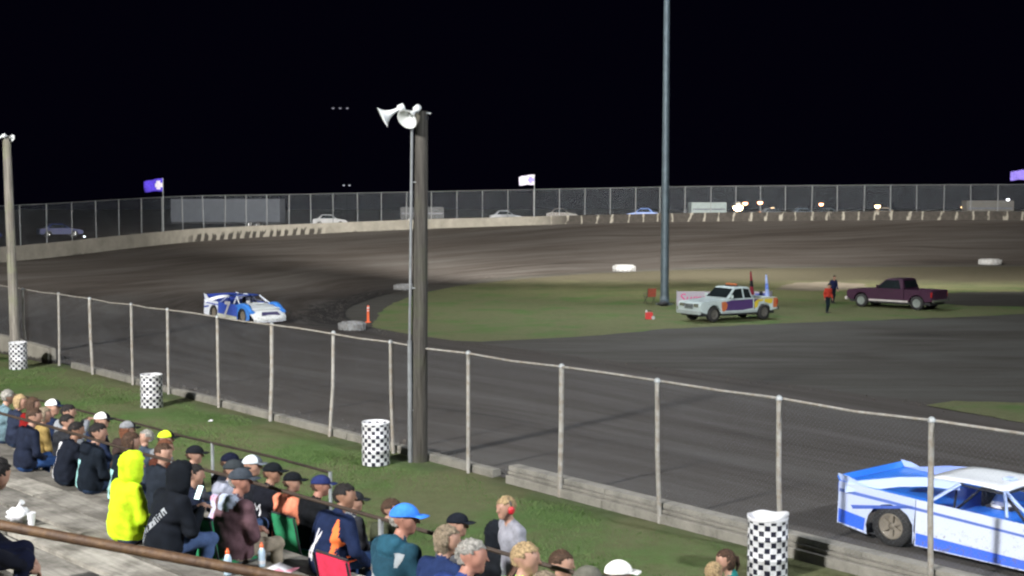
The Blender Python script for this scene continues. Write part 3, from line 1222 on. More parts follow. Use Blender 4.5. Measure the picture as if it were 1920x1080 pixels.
    # fingers
    for wr, d, palm, sx in hands:
        side = d.cross(V3((0, 0, 1)))
        side = side.normalized() if side.length > .01 else V3((1, 0, 0))
        nrm = side.cross(d).normalized()
        for k, (o_, ln) in enumerate(((-.024, .052), (-.008, .062), (.008, .058), (.023, .044))):
            b0 = palm + d * .045 + side * o_
            b1 = b0 + d * ln * .55 - nrm * ln * .25
            b2 = b1 + d * ln * .30 - nrm * ln * .45
            mb.tube([b0 - d * .02, b0, b1, b2], [.0085, .009, .0085, .006], 6, 2)
        th = -side * sx
        b0 = palm + d * .0 + th * .026
        mb.tube([b0 - th * .012, b0 + th * .02 + d * .02, b0 + th * .025 + d * .045 - nrm * .012], [.011, .0105, .007], 6, 2)
    # eyes, mouth
    for sx in (-1, 1):
        ellipsoid_fn(mb, hd(sx * .031, .0835, .008), Rh, lambda d: V3((d.x * .0125, d.y * .011, d.z * .0075)), 8, 6, 6)
        ellipsoid_fn(mb, hd(sx * .031, .0905, .008), Rh, lambda d: V3((d.x * .0055, d.y * .006, d.z * .006)), 8, 6, 7)
    ellipsoid_fn(mb, hd(0, .083, -.056), Rh, lambda d: V3((d.x * .023, d.y * .007, d.z * .006)), 10, 6, 8)
    mats = [cloth(top), cloth(pants), SKIN[skin], SHOE, cloth(sleeve or hooddown or top), HAIR[hair], EYE_W, M_DARK, LIPS]
    body = mb.build('person', mats)
    # hair
    if style != 'none' and not hood:
        hm = MB()
        lg = style in ('long', 'pony')
        bob = style == 'bob'
        cut_ = .018 if cap else .035

        def hf(d):
            n = .005 * math.sin(d.x * 19 + seed) + .005 * math.sin(d.z * 23 + d.y * 17 + seed) + .003 * math.sin(d.x * 47 + d.y * 31)
            v = V3((d.x * (.099 + n), d.y * (.112 + n) - .010, d.z * (.106 + n) + .024))
            if cap and v.z > .02:
                v *= .86
            face = d.y > .25 and v.z < (.06 if not cap else .05)
            low = v.z < ((-.055 if abs(d.x) < .62 else .022) if not (lg or bob) else -.2)
            if face or low:
                v = V3((d.x * .05, d.y * .05, d.z * .05))
            elif d.y < .15 and v.z < .0 and (lg or bob):
                k = min(1, -v.z / .08)
                v.z -= k * (.16 if style == 'long' else .05)
                v.y -= .012 * k
                v.x *= 1.08
            return v
        ellipsoid_fn(hm, hd(0, 0, 0), Rh, hf, 40, 28)
        if style == 'pony':
            hm.tube([hd(0, -.095, .04), hd(0, -.14, .02), hd(0, -.15, -.06), hd(0, -.13, -.13)], [.02, .03, .026, .008], 8)
        hm.build('hair', HAIR[hair], body)
    if hood:
        hm = MB()

        def hof(d):
            n = .005 * math.sin(d.x * 15 + seed) + .005 * math.sin(d.z * 17 + d.y * 11)
            v = V3((d.x * (.118 + n), d.y * (.135 + n) - .012, d.z * (.128 + n) + .02))
            if d.z < -.3:
                v.z = -.02 + d.z * .20
                v.x *= 1.12
            r2 = (d.x / .62) ** 2 + ((d.z + .12) / .72) ** 2
            if d.y > 0 and r2 < 1:
                v = V3((d.x * .085, .035 + d.y * .0, d.z * .085))
            return v
        ellipsoid_fn(hm, hd(0, 0, 0), Rh, hof, 36, 26)
        hm.build('hood', cloth(hood), body)
    if cap:
        back, front = cap if isinstance(cap, tuple) else (cap, cap)
        cm = MB()
        vs, fs, nu, nv = [], [], 24, 8
        for k in range(nv + 1):
            th = (math.pi / 2) * k / nv
            for i in range(nu):
                ph = 2 * math.pi * i / nu
                x, y, z = math.sin(th) * math.cos(ph), math.sin(th) * math.sin(ph), math.cos(th)
                vs.append(hd(x * .101, y * .117 - .004, .036 + z * .093 * (1 - .10 * max(0, -y))))
        for k in range(nv):
            for i in range(nu):
                fs.append((k * nu + i, (k + 1) * nu + i, (k + 1) * nu + (i + 1) % nu, k * nu + (i + 1) % nu))
        o0 = len(cm.f)
        cm.add(vs, fs, 0, True)
        for q, f in enumerate(fs):
            if 3 <= (q % nu) <= 8:
                cm.m[o0 + q] = 1
        cm.loft([[hd(math.cos(2 * math.pi * i / nu) * rr, math.sin(2 * math.pi * i / nu) * (rr + .016) - .004, zz) for i in range(nu)] for rr, zz in ((.1015, .036), (.0995, .026), (.094, .028))], 0, False, True)
        co = cm.build('cap', [cloth(back), cloth(front)], body)
        vm = MB()
        rings = []
        for i in range(9):
            a = math.pi * (.12 + .76 * i / 8)
            x0, y0 = math.cos(a) * .101, math.sin(a) * .117 - .004
            x1, y1 = math.cos(a) * .088, .085 + math.sin(a) * .11
            dz = -.016 * abs(math.cos(a)) ** 2
            rings.append([hd(x0, y0, .037), hd((x0 + x1) / 2, (y0 + y1) / 2, .040 + dz * .5), hd(x1, y1, .030 + dz), hd(x1, y1, .025 + dz), hd((x0 + x1) / 2, (y0 + y1) / 2, .034 + dz * .5), hd(x0, y0, .031)])
        vm.loft(rings, 0, True, True)
        vm.build('visor', cloth(front), co)
    if muffs:
        mm = MB()
        mm.tube([hd(.098 * math.cos(a), -.005, .01 + .108 * math.sin(a)) for a in np.linspace(0, math.pi, 13)], .011, 8)
        mo = mm.build('ear_muffs', M_DARK, body)
        for sx in (-1, 1):
            q = MB()
            ellipsoid_fn(q, hd(sx * .098, -.006, -.01), Rh, lambda d: V3((d.x * .026, d.y * .038, d.z * .045)), 14, 10)
            q.build('ear_cup', vary('red plastic', (.5, .02, .03), .1, 3, .4), mo)
    if glasses:
        q = MB()
        for sx in (-1, 1):
            ellipsoid_fn(q, hd(sx * .032, .098, .008), Rh, lambda d: V3((d.x * .027, d.y * .006, d.z * .018)), 12, 8)
            q.tube([hd(sx * .055, .096, .012), hd(sx * .088, .0, .012)], .004, 6)
        q.build('sunglasses', M_DARK, body)
    tag(body, label, 'person', group)
    body.location = loc
    body.rotation_euler[2] = rz
    body.scale = (s, s, s)
    return body


FACE = facing(NU_)


def seat(label, u, j, h, turn=0, **kw):
    n, z = row_n(j), row_z(j)
    s = h / .875
    s = min(1.12, max(.66, s))
    kw.setdefault('seed', int(abs(u) * 37 + j * 101) % 997)
    dz = -.40 / s
    kw.setdefault('knee', (.13, .44, .105, dz + .06))
    return person(label, (*SU(u, n - .05), z + .003), FACE + R(turn), s=s, **kw)


def decal(body, polys, org, right, upv, direc, name, mat, lift=.004):
    """flat print laid on clothing: 2D outlines dropped along direc onto the body surface"""
    me = body.data
    bvh = BVHTree.FromPolygons([v.co for v in me.vertices], [tuple(p.vertices) for p in me.polygons])
    m = MB()
    org, right, upv, direc = Vector(org), Vector(right).normalized(), Vector(upv).normalized(), Vector(direc).normalized()
    for vs, fs in polys:
        P = []
        for x, y in vs:
            q = org + right * x + upv * y
            hit = bvh.ray_cast(q - direc * .6, direc, 1.2)
            P.append(None if hit[0] is None else hit[0] - direc * lift)
        ok = [f for f in fs if all(P[i] is not None for i in f)]
        m.add([p if p is not None else (0, 0, 0) for p in P], ok, 0)
    if m.f:
        o = m.build(name, mat, body)
        return o


def grid_poly(outline_fn, w_, h_, nx, ny):
    """cells of a grid inside a shape: outline_fn(x, y) -> bool, x and y in -1..1"""
    nx, ny = int(nx * 2.4), int(ny * 2.4)
    vs = [(-w_ + 2 * w_ * i / nx, -h_ + 2 * h_ * k / ny) for i in range(nx + 1) for k in range(ny + 1)]
    fs = []
    for i in range(nx):
        for k in range(ny):
            if outline_fn(-1 + 2 * (i + .5) / nx, -1 + 2 * (k + .5) / ny):
                a = i * (ny + 1) + k
                fs.append((a, a + ny + 1, a + ny + 2, a + 1))
    return [(vs, fs)]


def text_poly(txt, size, shear=0, bold=0):
    cu = bpy.data.curves.new('letters', 'FONT')
    cu.body = txt
    cu.size = size
    cu.shear = shear
    cu.offset = bold
    cu.align_x = 'CENTER'
    cu.align_y = 'CENTER'
    cu.resolution_u = 3
    ob = bpy.data.objects.new('letters', cu)
    COL.objects.link(ob)
    dg = bpy.context.evaluated_depsgraph_get()
    me = bpy.data.meshes.new_from_object(ob.evaluated_get(dg))
    bm = bmesh.new()
    bm.from_mesh(me)
    bmesh.ops.triangulate(bm, faces=bm.faces)
    for _ in range(2):
        es = [e for e in bm.edges if e.calc_length() > size * .28]
        if es:
            bmesh.ops.subdivide_edges(bm, edges=es, cuts=1, use_grid_fill=False)
            bmesh.ops.triangulate(bm, faces=bm.faces)
    bm.verts.index_update()
    out = [([(v.co.x, v.co.y) for v in bm.verts], [tuple(v.index for v in f.verts) for f in bm.faces])]
    bm.free()
    bpy.data.objects.remove(ob)
    bpy.data.curves.remove(cu)
    bpy.data.meshes.remove(me)
    return out


TEALP = vary('teal camouflage print', (.30, .62, .60), .75, 14, .9)
WPRINT = vary('white print', (.60, .60, .63), .12, 6, .8)
PINKP = vary('pink print', (.80, .30, .38), .3, 9, .8)
LAVP = vary('lavender print', (.50, .52, .72), .2, 6, .85)
ORGP = vary('orange panel', (.80, .16, .035), .15, 6, .85)
PEACH = vary('peach print', (.80, .36, .22), .25, 12, .85)
GREYP = vary('pale grey panel', (.26, .29, .31), .1, 6, .85)
GREYD = vary('washed grey lettering', (.24, .26, .28), .3, 12, .85)
BACK = dict(right=(1, 0, 0), upv=(0, 0, 1), direc=(0, 1, 0))



def scrawl(n, w_, h_, seed):
    """a line of worn, unreadable block letters"""
    q = random.Random(seed)
    bits = [[[q.random() < (.85 if c != 1 else .45) for r__ in range(5)] for c in range(3)] for _ in range(n)]

    def f(x, y):
        t_ = (x + 1) / 2 * n
        i = min(n - 1, int(t_))
        c = int((t_ - i) * 3.8)
        return c < 3 and bits[i][c][min(4, int((y + 1) / 2 * 5))]
    return grid_poly(f, w_, h_, int(n * 1.7), 3)


# far group, in the front rows beyond the long rail
seat('person with grey hair and teal jacket at the far end of the front row', 22.75, 4, .95, top='#5f7680', hair='grey', style='short', yaw=20, seed=1)
seat('fair haired person in dark navy jacket beside the red jacket at the far end', 22.2, 4, .92, top='#232a3c', hair='blond', style='bob', yaw=-35, seed=2)
seat('long haired person in dark red jacket at the far end of the front row', 21.68, 4, .93, top='#6e1414', hair='brown', style='long', yaw=-20, seed=3)
seat('person in navy jacket and white cap turned toward a clapping neighbour', 20.92, 4, .98, top='#1b2740', cap=('#f2f2f4', '#1a2338'), hair='brown', yaw=-45, seed=4)
seat('person in grey hoodie clapping with raised hands', 20.33, 4, .95, top='#6c7076', hair='black', arms='clap', hooddown='#7a7e84', yaw=-25, seed=5)
seat('person in navy jacket and white cap with dark visor above the black jackets', 19.15, 4, .96, top='#202a42', cap=('#f4f4f2', '#12161c'), hair='brown', yaw=-40, seed=6)
seat('auburn haired person in grey and black cap behind the long dark hair', 18.3, 4, .92, top='#3a2f2c', cap=('#7a7c80', '#15161a'), hair='auburn', style='long', yaw=-20, seed=7)
seat('pale child in sunglasses looking back toward the stands', 17.62, 4, .86, top='#3c4654', hair='grey', yaw=115, turn=30, glasses=True, skin='fair', seed=8)
seat('person in neon yellow cap with black visor', 17.12, 4, .92, top='#777b80', cap=('#c8f032', '#10131a'), hair='brown', yaw=-35, seed=9)

b7 = seat('dark haired man in black jacket with pale side stripe', 16.6, 2, .86, top='#161b26', pants='#1d2430', hair='black', skin='tan', arms='knees', lean=14, yaw=-10, bulk=.015, seed=10)
decal(b7, grid_poly(lambda x, y: -.25 < x + .35 * y < .35, .10, .24, 8, 14), (-.12, 0, .33), **BACK, name='stripe', mat=WPRINT)
b8 = seat('dark haired person in black hoodie with teal camouflage print beside the pale side stripe', 15.9, 2, .92, top='#141b24', hair='black', cap=None, style='short', lean=10, yaw=-25, bulk=.012, hooddown='#131922', seed=11)
bp = MB()
b9 = seat('long brown haired person in black hoodie with teal camouflage print beside the neon hoodie', 15.0, 2, .91, top='#131b22', hair='brown', style='long', lean=10, yaw=-15, bulk=.012, seed=12)
for b_ in (b8, b9):
    decal(b_, grid_poly(lambda x, y: abs(x) < .95 - .25 * math.sin(6 * y) and y < .75, .085, .20, 8, 14), (-.10, 0, .27), **BACK, name='camouflage_print', mat=TEALP)
seat('brown haired person in dark jacket in front of the black hoodie', 14.1, 2, .88, top='#20262f', hair='brown', style='short', yaw=-60, lean=6, seed=13)

neon = seat('person in bright neon yellow hoodie with hood up', 11.66, 0, .88, top='#bcdc26', pants='#3c4a66', hood='#bede28', yaw=-15, lean=6, bulk=.022, seed=14)
blk = seat('person in black hoodie with hood up and lettering, looking at a phone', 10.92, 0, .90, top='#12161d', pants='#46597e', hood='#11151b', arms='phone', lean=16, yaw=-30, bulk=.03, seed=15)
decal(blk, scrawl(8, .21, .034, 3), (.0, 0, .30), (.62, 0, .78), (-.78, 0, .62), (0, 1, 0), 'lettering', GREYD)
seat('person in dark navy trousers sitting below the near handrail', 9.22, -3, .88, top='#141620', pants='#12162a', hair='black', arms='knees', lean=20, bulk=.02, seed=17, turn=-22, yaw=40)

jer = seat('man in dark cap and grey jersey with pink and white lettering', 12.6, 2, .90, top='#6e7280', cap='#33383c', hooddown='#8a8e9c', hair='brown', pants='#46597e', yaw=-30, lean=10, bulk=.02, seed=18)
decal(jer, grid_poly(lambda x, y: True, .15, .17, 10, 12), (0, 0, .34), **BACK, name='jersey_panel', mat=LAVP)
decal(jer, scrawl(6, .14, .032, 5), (0, 0, .455), **BACK, name='jersey_lettering', mat=PINKP, lift=.008)
decal(jer, scrawl(6, .14, .028, 6), (0, 0, .36), **BACK, name='jersey_lettering', mat=WPRINT, lift=.008)
decal(jer, scrawl(2, .08, .06, 8), (.06, 0, .25), **BACK, name='jersey_number', mat=PINKP, lift=.008)
mar = seat('heavy man in maroon jacket, grey hood and dark cap in a green chair', 11.05, 1, .92, top='#5d464c', cap='#3a4048', hooddown='#98a2b4', hair='grey', pants='#8c8272', skin='red', arms='cross', lean=6, yaw=-35, bulk=.06, seed=19)
seat('boy in dark cap at the start of the row of capped boys', 14.0, 3, .90, top='#1b1f28', cap='#14182a', hair='brown', yaw=-20, seed=20)
seat('boy in white and grey cap beside boys in black caps', 13.5, 3, .94, top='#1d2027', cap=('#c9d2d8', '#5a6068'), hair='brown', yaw=-45, seed=21)
bm_ = seat('boy in black jacket with white letter and red trim', 13.05, 3, .91, top='#15171f', cap='#15191d', sleeve='#17181f', hair='brown', yaw=-40, skin='tan', seed=22)
decal(bm_, text_poly('M', .20), (.0, 0, .34), **BACK, name='letter', mat=WPRINT)
bo = seat('boy in black cap with white badge and peach printed shirt', 12.62, 3, .86, top='#e0876a', cap=('#14171b', '#14171b'), hair='brown', pants='#6f8fb8', short=True, yaw=-30, seed=23)
decal(bo, grid_poly(lambda x, y: abs(y) < .35 * (1 - x * x) + .1, .12, .12, 10, 8), (0, 0, .33), **BACK, name='shirt_print', mat=WPRINT)
seat('man in navy cap and black tee shirt leaning on his knees', 12.15, 3, .90, top='#101216', cap='#28305c', hair='brown', pants='#5f80ac', short=True, arms='wide', lean=14, yaw=-25, skin='red', seed=24)
orn = seat('dark haired man in navy jacket with orange panel and white emblem', 10.6, 2, .94, top='#18233f', pants='#2b3f63', hair='black', skin='tan', arms='wide', lean=16, yaw=-40, bulk=.035, seed=25)
decal(orn, grid_poly(lambda x, y: abs(x - .1 - .55 * (.2 - y) * .6) < .34 - .12 * abs(y), .10, .22, 9, 16), (.155, 0, .33), **BACK, name='orange_panel', mat=ORGP)
decal(orn, grid_poly(lambda x, y: abs(x - .25) < .13 or abs(y - x * .9 + .15) < .18 or (abs(x + .1) < .6 and abs(y + .72) < .14), .085, .15, 14, 18), (-.07, 0, .30), **BACK, name='emblem', mat=WPRINT)
seat('man in dark cap and grey scarf beyond the orange panelled jacket', 11.4, 3, .82, top='#2b2d33', cap='#26282c', hooddown='#70747a', hair='grey', yaw=-30, seed=26)
blu = seat('man in bright blue cap and dark teal jacket with grey stripe', 8.52, 1, .99, top='#20404f', cap='#3b7de0', hair='grey', pants='#25385c', skin='red', hooddown='#23495a', yaw=-40, lean=9, bulk=.035, seed=27)
decal(blu, grid_poly(lambda x, y: True, .14, .022, 14, 3), (-.06, 0, .33), (.95, 0, -.3), (.3, 0, .95), (0, 1, 0), 'reflective_stripe', GREYP)
decal(blu, grid_poly(lambda x, y: abs(x) < .6 + .4 * y, .045, .05, 8, 8), (.15, 0, .48), **BACK, name='shoulder_panel', mat=GREYP)
seat('grey blond person in navy jacket beside the bright blue cap', 7.95, 1, .89, top='#1e2c50', hair='ash', style='bob', yaw=-45, lean=10, glasses=False, seed=28)
seat('grey haired man in royal navy sweater at the bottom of the crowd', 6.85, 0, .92, top='#26386e', hair='grey', style='short', yaw=-45, lean=20, bulk=.03, arms='phone', skin='red', seed=29)
seat('boy in black cap and grey shirt beside the walking child', 9.68, 3, .87, top='#5a5c62', cap='#161a22', hair='brown', yaw=-50, short=True, arms='phone', seed=30)
seat('person in black hood sitting in front of the walking child', 9.12, 3, .88, top='#14171c', hood='#14181e', lean=12, yaw=-20, seed=31)
seat('blond person in pale neon green shirt', 7.0, 1, .92, top='#a9e85a', hair='blond', style='short', yaw=-60, seed=32)
seat('tousled blond child in front of the neon green shirt', 6.02, 0, .84, top='#8a9a9a', hair='ash', style='bob', yaw=-10, lean=14, seed=33)
seat('brown haired person in navy shirt right of the neon green shirt', 7.4, 2, .85, top='#232a44', hair='brown', style='short', yaw=-60, seed=34)
seat('person in low grey cap near the bottom edge', 6.34, 1, .87, top='#3a3d40', cap='#5b5a52', hair='brown', yaw=-20, seed=35)
seat('person in plain white cap near the bottom edge', 6.77, 2, .89, top='#4c5058', cap='#eceae4', hair='brown', yaw=-25, seed=36)

# more of the packed rows
seat('person in dark navy jacket and blue jeans below the red jacket', 17.9, 2, .90, top='#1a2030', pants='#2f4a78', hair='brown', yaw=-20, lean=12, seed=50)
seat('person in tan jacket between the white cap and the red jacket', 19.35, 3, .88, top='#8a7648', hair='ash', style='bob', yaw=-20, seed=51)
seat('dark haired person in charcoal coat below the clapping hands', 18.55, 3, .86, top='#24262b', hair='black', yaw=-30, seed=52)
seat('person in rust brown jacket behind the brown haired person', 15.6, 3, .86, top='#4e2c22', hair='auburn', style='short', yaw=-30, seed=53)
seat('person in dark blue sweatshirt sitting just beyond the black hoodie', 12.05, 1, .82, top='#191f30', pants='#2c4878', hair='black', yaw=-30, lean=14, seed=54)
seat('person in grey sweatshirt and black cap left of the boys in caps', 14.85, 3, .88, top='#4a4d54', cap='#191b20', hair='brown', yaw=-30, seed=55)
seat('person in olive jacket beyond the man in grey scarf', 10.75, 3, .84, top='#3b3f30', hair='brown', yaw=-40, seed=56)
seat('person in dark red sweatshirt and grey cap near the bottom edge', 5.35, 1, .80, top='#4a1c22', cap='#777468', hair='brown', yaw=-30, seed=57)

# people on foot
g_ = 'people walking along the bleachers'
person('blond child walking past with red ear muffs and grey tee shirt', (.03, 11.95, row_z(2) - .397), facing((-.9, -.42)), top='#85868f', pants='#8d9296', hair='blond', style='short', short=True, muffs=True, pose='walk', s=.88, seed=40, group=g_, lean=6, yaw=10, stride=.12)
person('child in teal shirt with tied brown hair beside the nearest barrel', (2.14, 11.98, row_z(4) - .397), facing((-.9, .1)), top='#1d6a68', pants='#2c3444', hair='brown', style='pony', pose='stand', s=.84, seed=41, group=g_, yaw=15)
person('small fair haired child left of the teal shirt', (1.74, 11.2, row_z(3) - .397), facing((.6, .6)), top='#7c6a58', pants='#3b4660', hair='blond', style='bob', pose='stand', s=.75, seed=42, group=g_)
g2 = 'track workers on the infield'
person('track worker in red shirt and dark trousers near the purple pickup', (17.05, 69.0, -.352), facing((.5, -.8)), top='#a8382c', pants='#16222a', hair='brown', cap='#2a2d30', pose='stand', s=.98, seed=43, vox=.02, group=g2)
person('track worker in dark blue jacket behind the red shirted worker', (19.1, 76.0, -.352), facing((.3, -.9)), top='#1c2140', pants='#171a26', hair='black', pose='stand', s=1.0, seed=44, vox=.02, group=g2)

# ------------------------------------------------------------------ small things on the bleachers
ST = lambda u, n, z: (*SU(u, n), z)


def bottle(u, j, off, label):
    t = empty('sports_bottle', ST(u, row_n(j) + off, row_z(j) + .008))
    MB().lathe([(.030, 0), (.036, .008), (.036, .07), (.031, .085), (.036, .10), (.036, .15), (.018, .19), (.014, .195)], 14).build('body', vary('clear blue plastic', (.42, .55, .66), .15, 9, .2), t)
    MB().lathe([(.019, .19), (.020, .215), (.012, .222), (.010, .24)], 12).build('cap', vary('orange plastic', (.75, .13, .03), .1, 4, .4), t)
    MB().lathe([(.0368, .03), (.0368, .065)], 14, cap=False).build('label_band', WPRINT, t)
    tag(t, label, 'bottle', 'bottles on the bleachers')


bottle(10.62, 1, .02, 'clear bottle with orange cap behind the navy and orange jacket')
bottle(9.92, 0, .05, 'clear bottle with orange cap at the bottom edge below the green chair')
t = empty('paper_cup', ST(12.02, row_n(-1) + .02, row_z(-1) + .008))
MB().lathe([(.028, 0), (.040, .12)], 16, cap=False).build('cup', WPRINT, t)
MB().lathe([(.028, .003), (.028, .004)], 16).build('base', WPRINT, t)
MB().lathe([(.0395, .118), (.043, .122), (.0395, .126)], 16, cap=False).build('rim', WPRINT, t)
tag(t, 'white paper cup standing on a plank beside a white bag', 'cup')
m = MB()
ellipsoid_fn(m, (0, 0, .075), Matrix.Identity(3), lambda d: Vector((d.x * (.11 + .02 * math.sin(d.z * 9 + d.y * 7)), d.y * (.10 + .015 * math.sin(d.x * 13)), d.z * (.075 + .012 * math.sin(d.x * 11 + d.y * 9)))), 20, 14)
m.tube([(0, 0, .13), (.015, .01, .17), (.04, 0, .20)], [.03, .018, .03], 8)
o = m.build('plastic_bag', WPRINT)
o.location = ST(12.22, row_n(-1) - .02, row_z(-1) + .012)
tag(o, 'knotted white plastic bag on a plank at the picture edge', 'bag')
for (u, j, off, c1, lb) in ((10.35, 1, .07, WPRINT, 'folded race programme lying behind the navy and orange jacket'), (9.35, 1, .03, LAVP, 'printed papers lying beside the red chair')):
    m = MB()
    vs = [(x * .11, y * .15, .012 + .012 * math.sin(x * 2 + y) + .02 * max(0, x)) for x in (-1, -.33, .33, 1) for y in (-1, 0, 1)]
    m.add(vs, [(i * 3 + k, i * 3 + k + 3, i * 3 + k + 4, i * 3 + k + 1) for i in range(3) for k in range(2)], 0, True)
    for i in range(2):
        m.m[i * 3] = 1
    o = m.build('paper', [c1, PINKP])
    o.modifiers.new('thickness', 'SOLIDIFY').thickness = .004
    o.location = ST(u, row_n(j) + off, row_z(j) + .004)
    o.rotation_euler[2] = ROT_ST + .4
    tag(o, lb, 'paper')


def stadium_chair(u, j, mat, label, off=0, turn=0, back=.46):
    t = empty('stadium_chair', ST(u, row_n(j) + off, row_z(j) + .006), FACE + R(turn))
    MB().box((-.22, -.20, .0), (.22, .22, .05)).build('seat', mat, t, bevel=.015)
    Mx = Matrix.Translation((0, -.235, .05)) @ Matrix.Rotation(R(10), 4, 'X')
    MB().box((-.23, -.018, 0), (.23, .018, back), mat=Mx).build('backrest', mat, t, bevel=.014)
    for sx in (-1, 1):
        MB().tube([(sx * .235, .2, .02), (sx * .235, -.2, .02), (sx * .24, -.25, .1), (sx * .24, -.25 - .09 * back / .46, back + .03)], .011, 8).build('frame_tube', M_DARK, t)
    MB().tube([Mx @ Vector((-.23, 0, back)), Mx @ Vector((.23, 0, back))], .013, 8).build('top_tube', M_DARK, t)
    tag(t, label, 'chair', 'stadium chairs clipped to the bleachers')
    return t


GREEN = vary('green canvas', lin('#1f7a50'), .2, 8, .85, bump=.3)
REDC = vary('red canvas', lin('#c42848'), .2, 8, .85, bump=.3)
stadium_chair(11.05, 1, GREEN, 'green stadium chair holding the man in the maroon jacket', -.10)
stadium_chair(12.1, 3, GREEN, 'green stadium chair holding the man in black tee shirt', -.10)
rc = stadium_chair(8.98, 1, REDC, 'red stadium chair beside the bright blue cap', -.02)
m = MB()
m.box((-.09, -.262, .40), (.09, -.258, .425)).box((-.012, -.263, .425), (.012, -.259, .46)).box((-.05, -.262, .385), (.07, -.258, .398))
m.build('emblem', WPRINT, rc)

# ------------------------------------------------------------------ poles with horn loudspeakers
def horn(parent, p, d, s=1.0):
    d = Vector(d).normalized()
    mm = Matrix.Translation(p) @ d.to_track_quat('Z', 'Y').to_matrix().to_4x4()
    prof = [(.045, 0), (.05, .10), (.075, .20), (.12, .30), (.19, .38), (.262, .43), (.268, .438), (.256, .435), (.185, .385), (.115, .31), (.07, .22), (.045, .15)]
    h = MB().lathe([(a * s, b * s) for a, b in prof], 28, 0, mm, cap=False).build('horn', M_HORN, parent)
    MB().lathe([(.005, .12 * s), (.035 * s, .16 * s), (.03 * s, .24 * s), (.008, .30 * s)], 12, 0, mm).build('throat_plug', M_HORN, h)
    MB().lathe([(.03 * s, -.16 * s), (.085 * s, -.15 * s), (.09 * s, -.02 * s), (.05 * s, .02 * s)], 14, 0, mm).build('driver', M_HORN, h)
    MB().tube([mm @ Vector((0, 0, -.05)), p + Vector((0, 0, -.12)) - d * .1], .014, 6).build('bracket', M_GALV, h)


def wood_pole(x, y, h, r0, r1, label, horns, conduit, lean=(0, 0), wood=None):
    t = empty('loudspeaker_pole', (x, y, 0))
    tag(t, label, 'pole', 'wooden loudspeaker poles')
    pts = [(lean[0] * k, lean[1] * k + .015 * math.sin(k * 5), -.15 + (h + .15) * k) for k in np.linspace(0, 1, 9)]
    MB().tube(pts, [r0 + (r1 - r0) * k for k in np.linspace(0, 1, 9)], 20).build('pole', wood or M_POLE, t)
    MB().tube([(lean[0], lean[1], h - .18), (lean[0], lean[1], h - .10)], r1 + .012, 20).build('steel_band', M_DARK, t)
    if conduit:
        cx, cy = conduit
        MB().tube([(cx, cy, 0), (cx, cy, h * .35)], .05, 10).build('conduit', M_GALVD, t)
        MB().tube([(cx, cy, h * .35), (cx + lean[0] * .8, cy, h - .35)], .030, 10).build('conduit', M_GALVD, t)
        for k in (.15, .5, .8):
            MB().tube([(cx + lean[0] * k * .8, cy, h * k), (lean[0] * k, lean[1] * k - r0 * .5, h * k)], .012, 6).build('strap', M_GALV, t)
    tx, ty = lean
    MB().tube([(tx + .2, ty - .05, h - .05), (tx - .52, ty - .24, h + .02)], .022, 8).build('horn_arm', M_GALV, t)
    for p, d, s in horns:
        horn(t, Vector(p) + Vector((tx, ty, h)), d, s)
    return t


wood_pole(-1.98, 26.9, 7.38, .185, .135, 'tall weathered wooden pole with two white horn speakers in mid lawn',
          [((-.46, -.24, .03), (-.86, -.12, -.46), .86), ((-.10, -.32, .0), (-.42, -.70, -.56), .84)], (-.172, -.12), (.09, 0))
wood_pole(-17.55, 45.0, 7.85, .175, .14, 'wooden loudspeaker pole behind the farthest barrel at the picture edge',
          [((-.05, -.25, -.02), (-.8, -.3, -.4), .8), ((.05, -.1, .0), (.3, .6, -.2), .5)], None, (-.12, 0), M_POLE2)

# ------------------------------------------------------------------ checkered barrels
M_CHK = mat_checker()


def barrel(x, y, label, bag=False, tilt=0):
    t = empty('trash_barrel', (x, y, 0))
    seg, prof = 32, [(.285, 0), (.292, .02), (.288, .29), (.296, .30), (.288, .31), (.288, .59), (.296, .60), (.288, .61), (.288, .87), (.297, .885), (.29, .90), (.275, .88), (.270, .30)]
    m = MB()
    m.lathe(prof, seg, 0, cap=False)
    o = m.build('drum', M_CHK, t)
    uv = o.data.uv_layers.new(name='UVMap')
    for poly in o.data.polygons:
        ks = [o.data.loops[l].vertex_index % seg for l in poly.loop_indices]
        wrap = max(ks) - min(ks) > seg / 2
        for l, k in zip(poly.loop_indices, ks):
            uv.data[l].uv = ((k + (seg if wrap and k < seg / 2 else 0)) / seg, o.data.vertices[o.data.loops[l].vertex_index].co.z / .9)
    MB().lathe([(.272, .30), (.01, .31)], seg, cap=False).build('inside', M_DARK, t)
    if bag:
        m = MB()
        m.loft([[Vector((math.cos(a) * r_, math.sin(a) * r_, z_ + .010 * math.sin(a * 5 + z_ * 20) + (.075 * max(0, math.cos(a + .6)) ** 2) * (r_ > .28))) for a in np.linspace(0, 2 * math.pi, 40, endpoint=False)]
                for r_, z_ in ((.298, .855), (.303, .88), (.299, .912), (.275, .90), (.26, .7))], 0, False, True)
        m.build('bag_liner', WPRINT, t)
    t.rotation_euler = (R(tilt), 0, 0 if bag else rnd.uniform(0, 6))
    tag(t, label, 'barrel', 'checkered trash barrels along the lawn')
    return t


barrel(-16.45, 42.4, 'checkered trash barrel farthest away, at the foot of the pole at the picture edge')
barrel(-9.7, 34.2, 'checkered trash barrel on the lawn above the clapping crowd')
barrel(-2.86, 26.6, 'checkered trash barrel beside the tall wooden pole with horns')
barrel(3.73, 18.4, 'nearest checkered trash barrel, with a white bag liner', True)

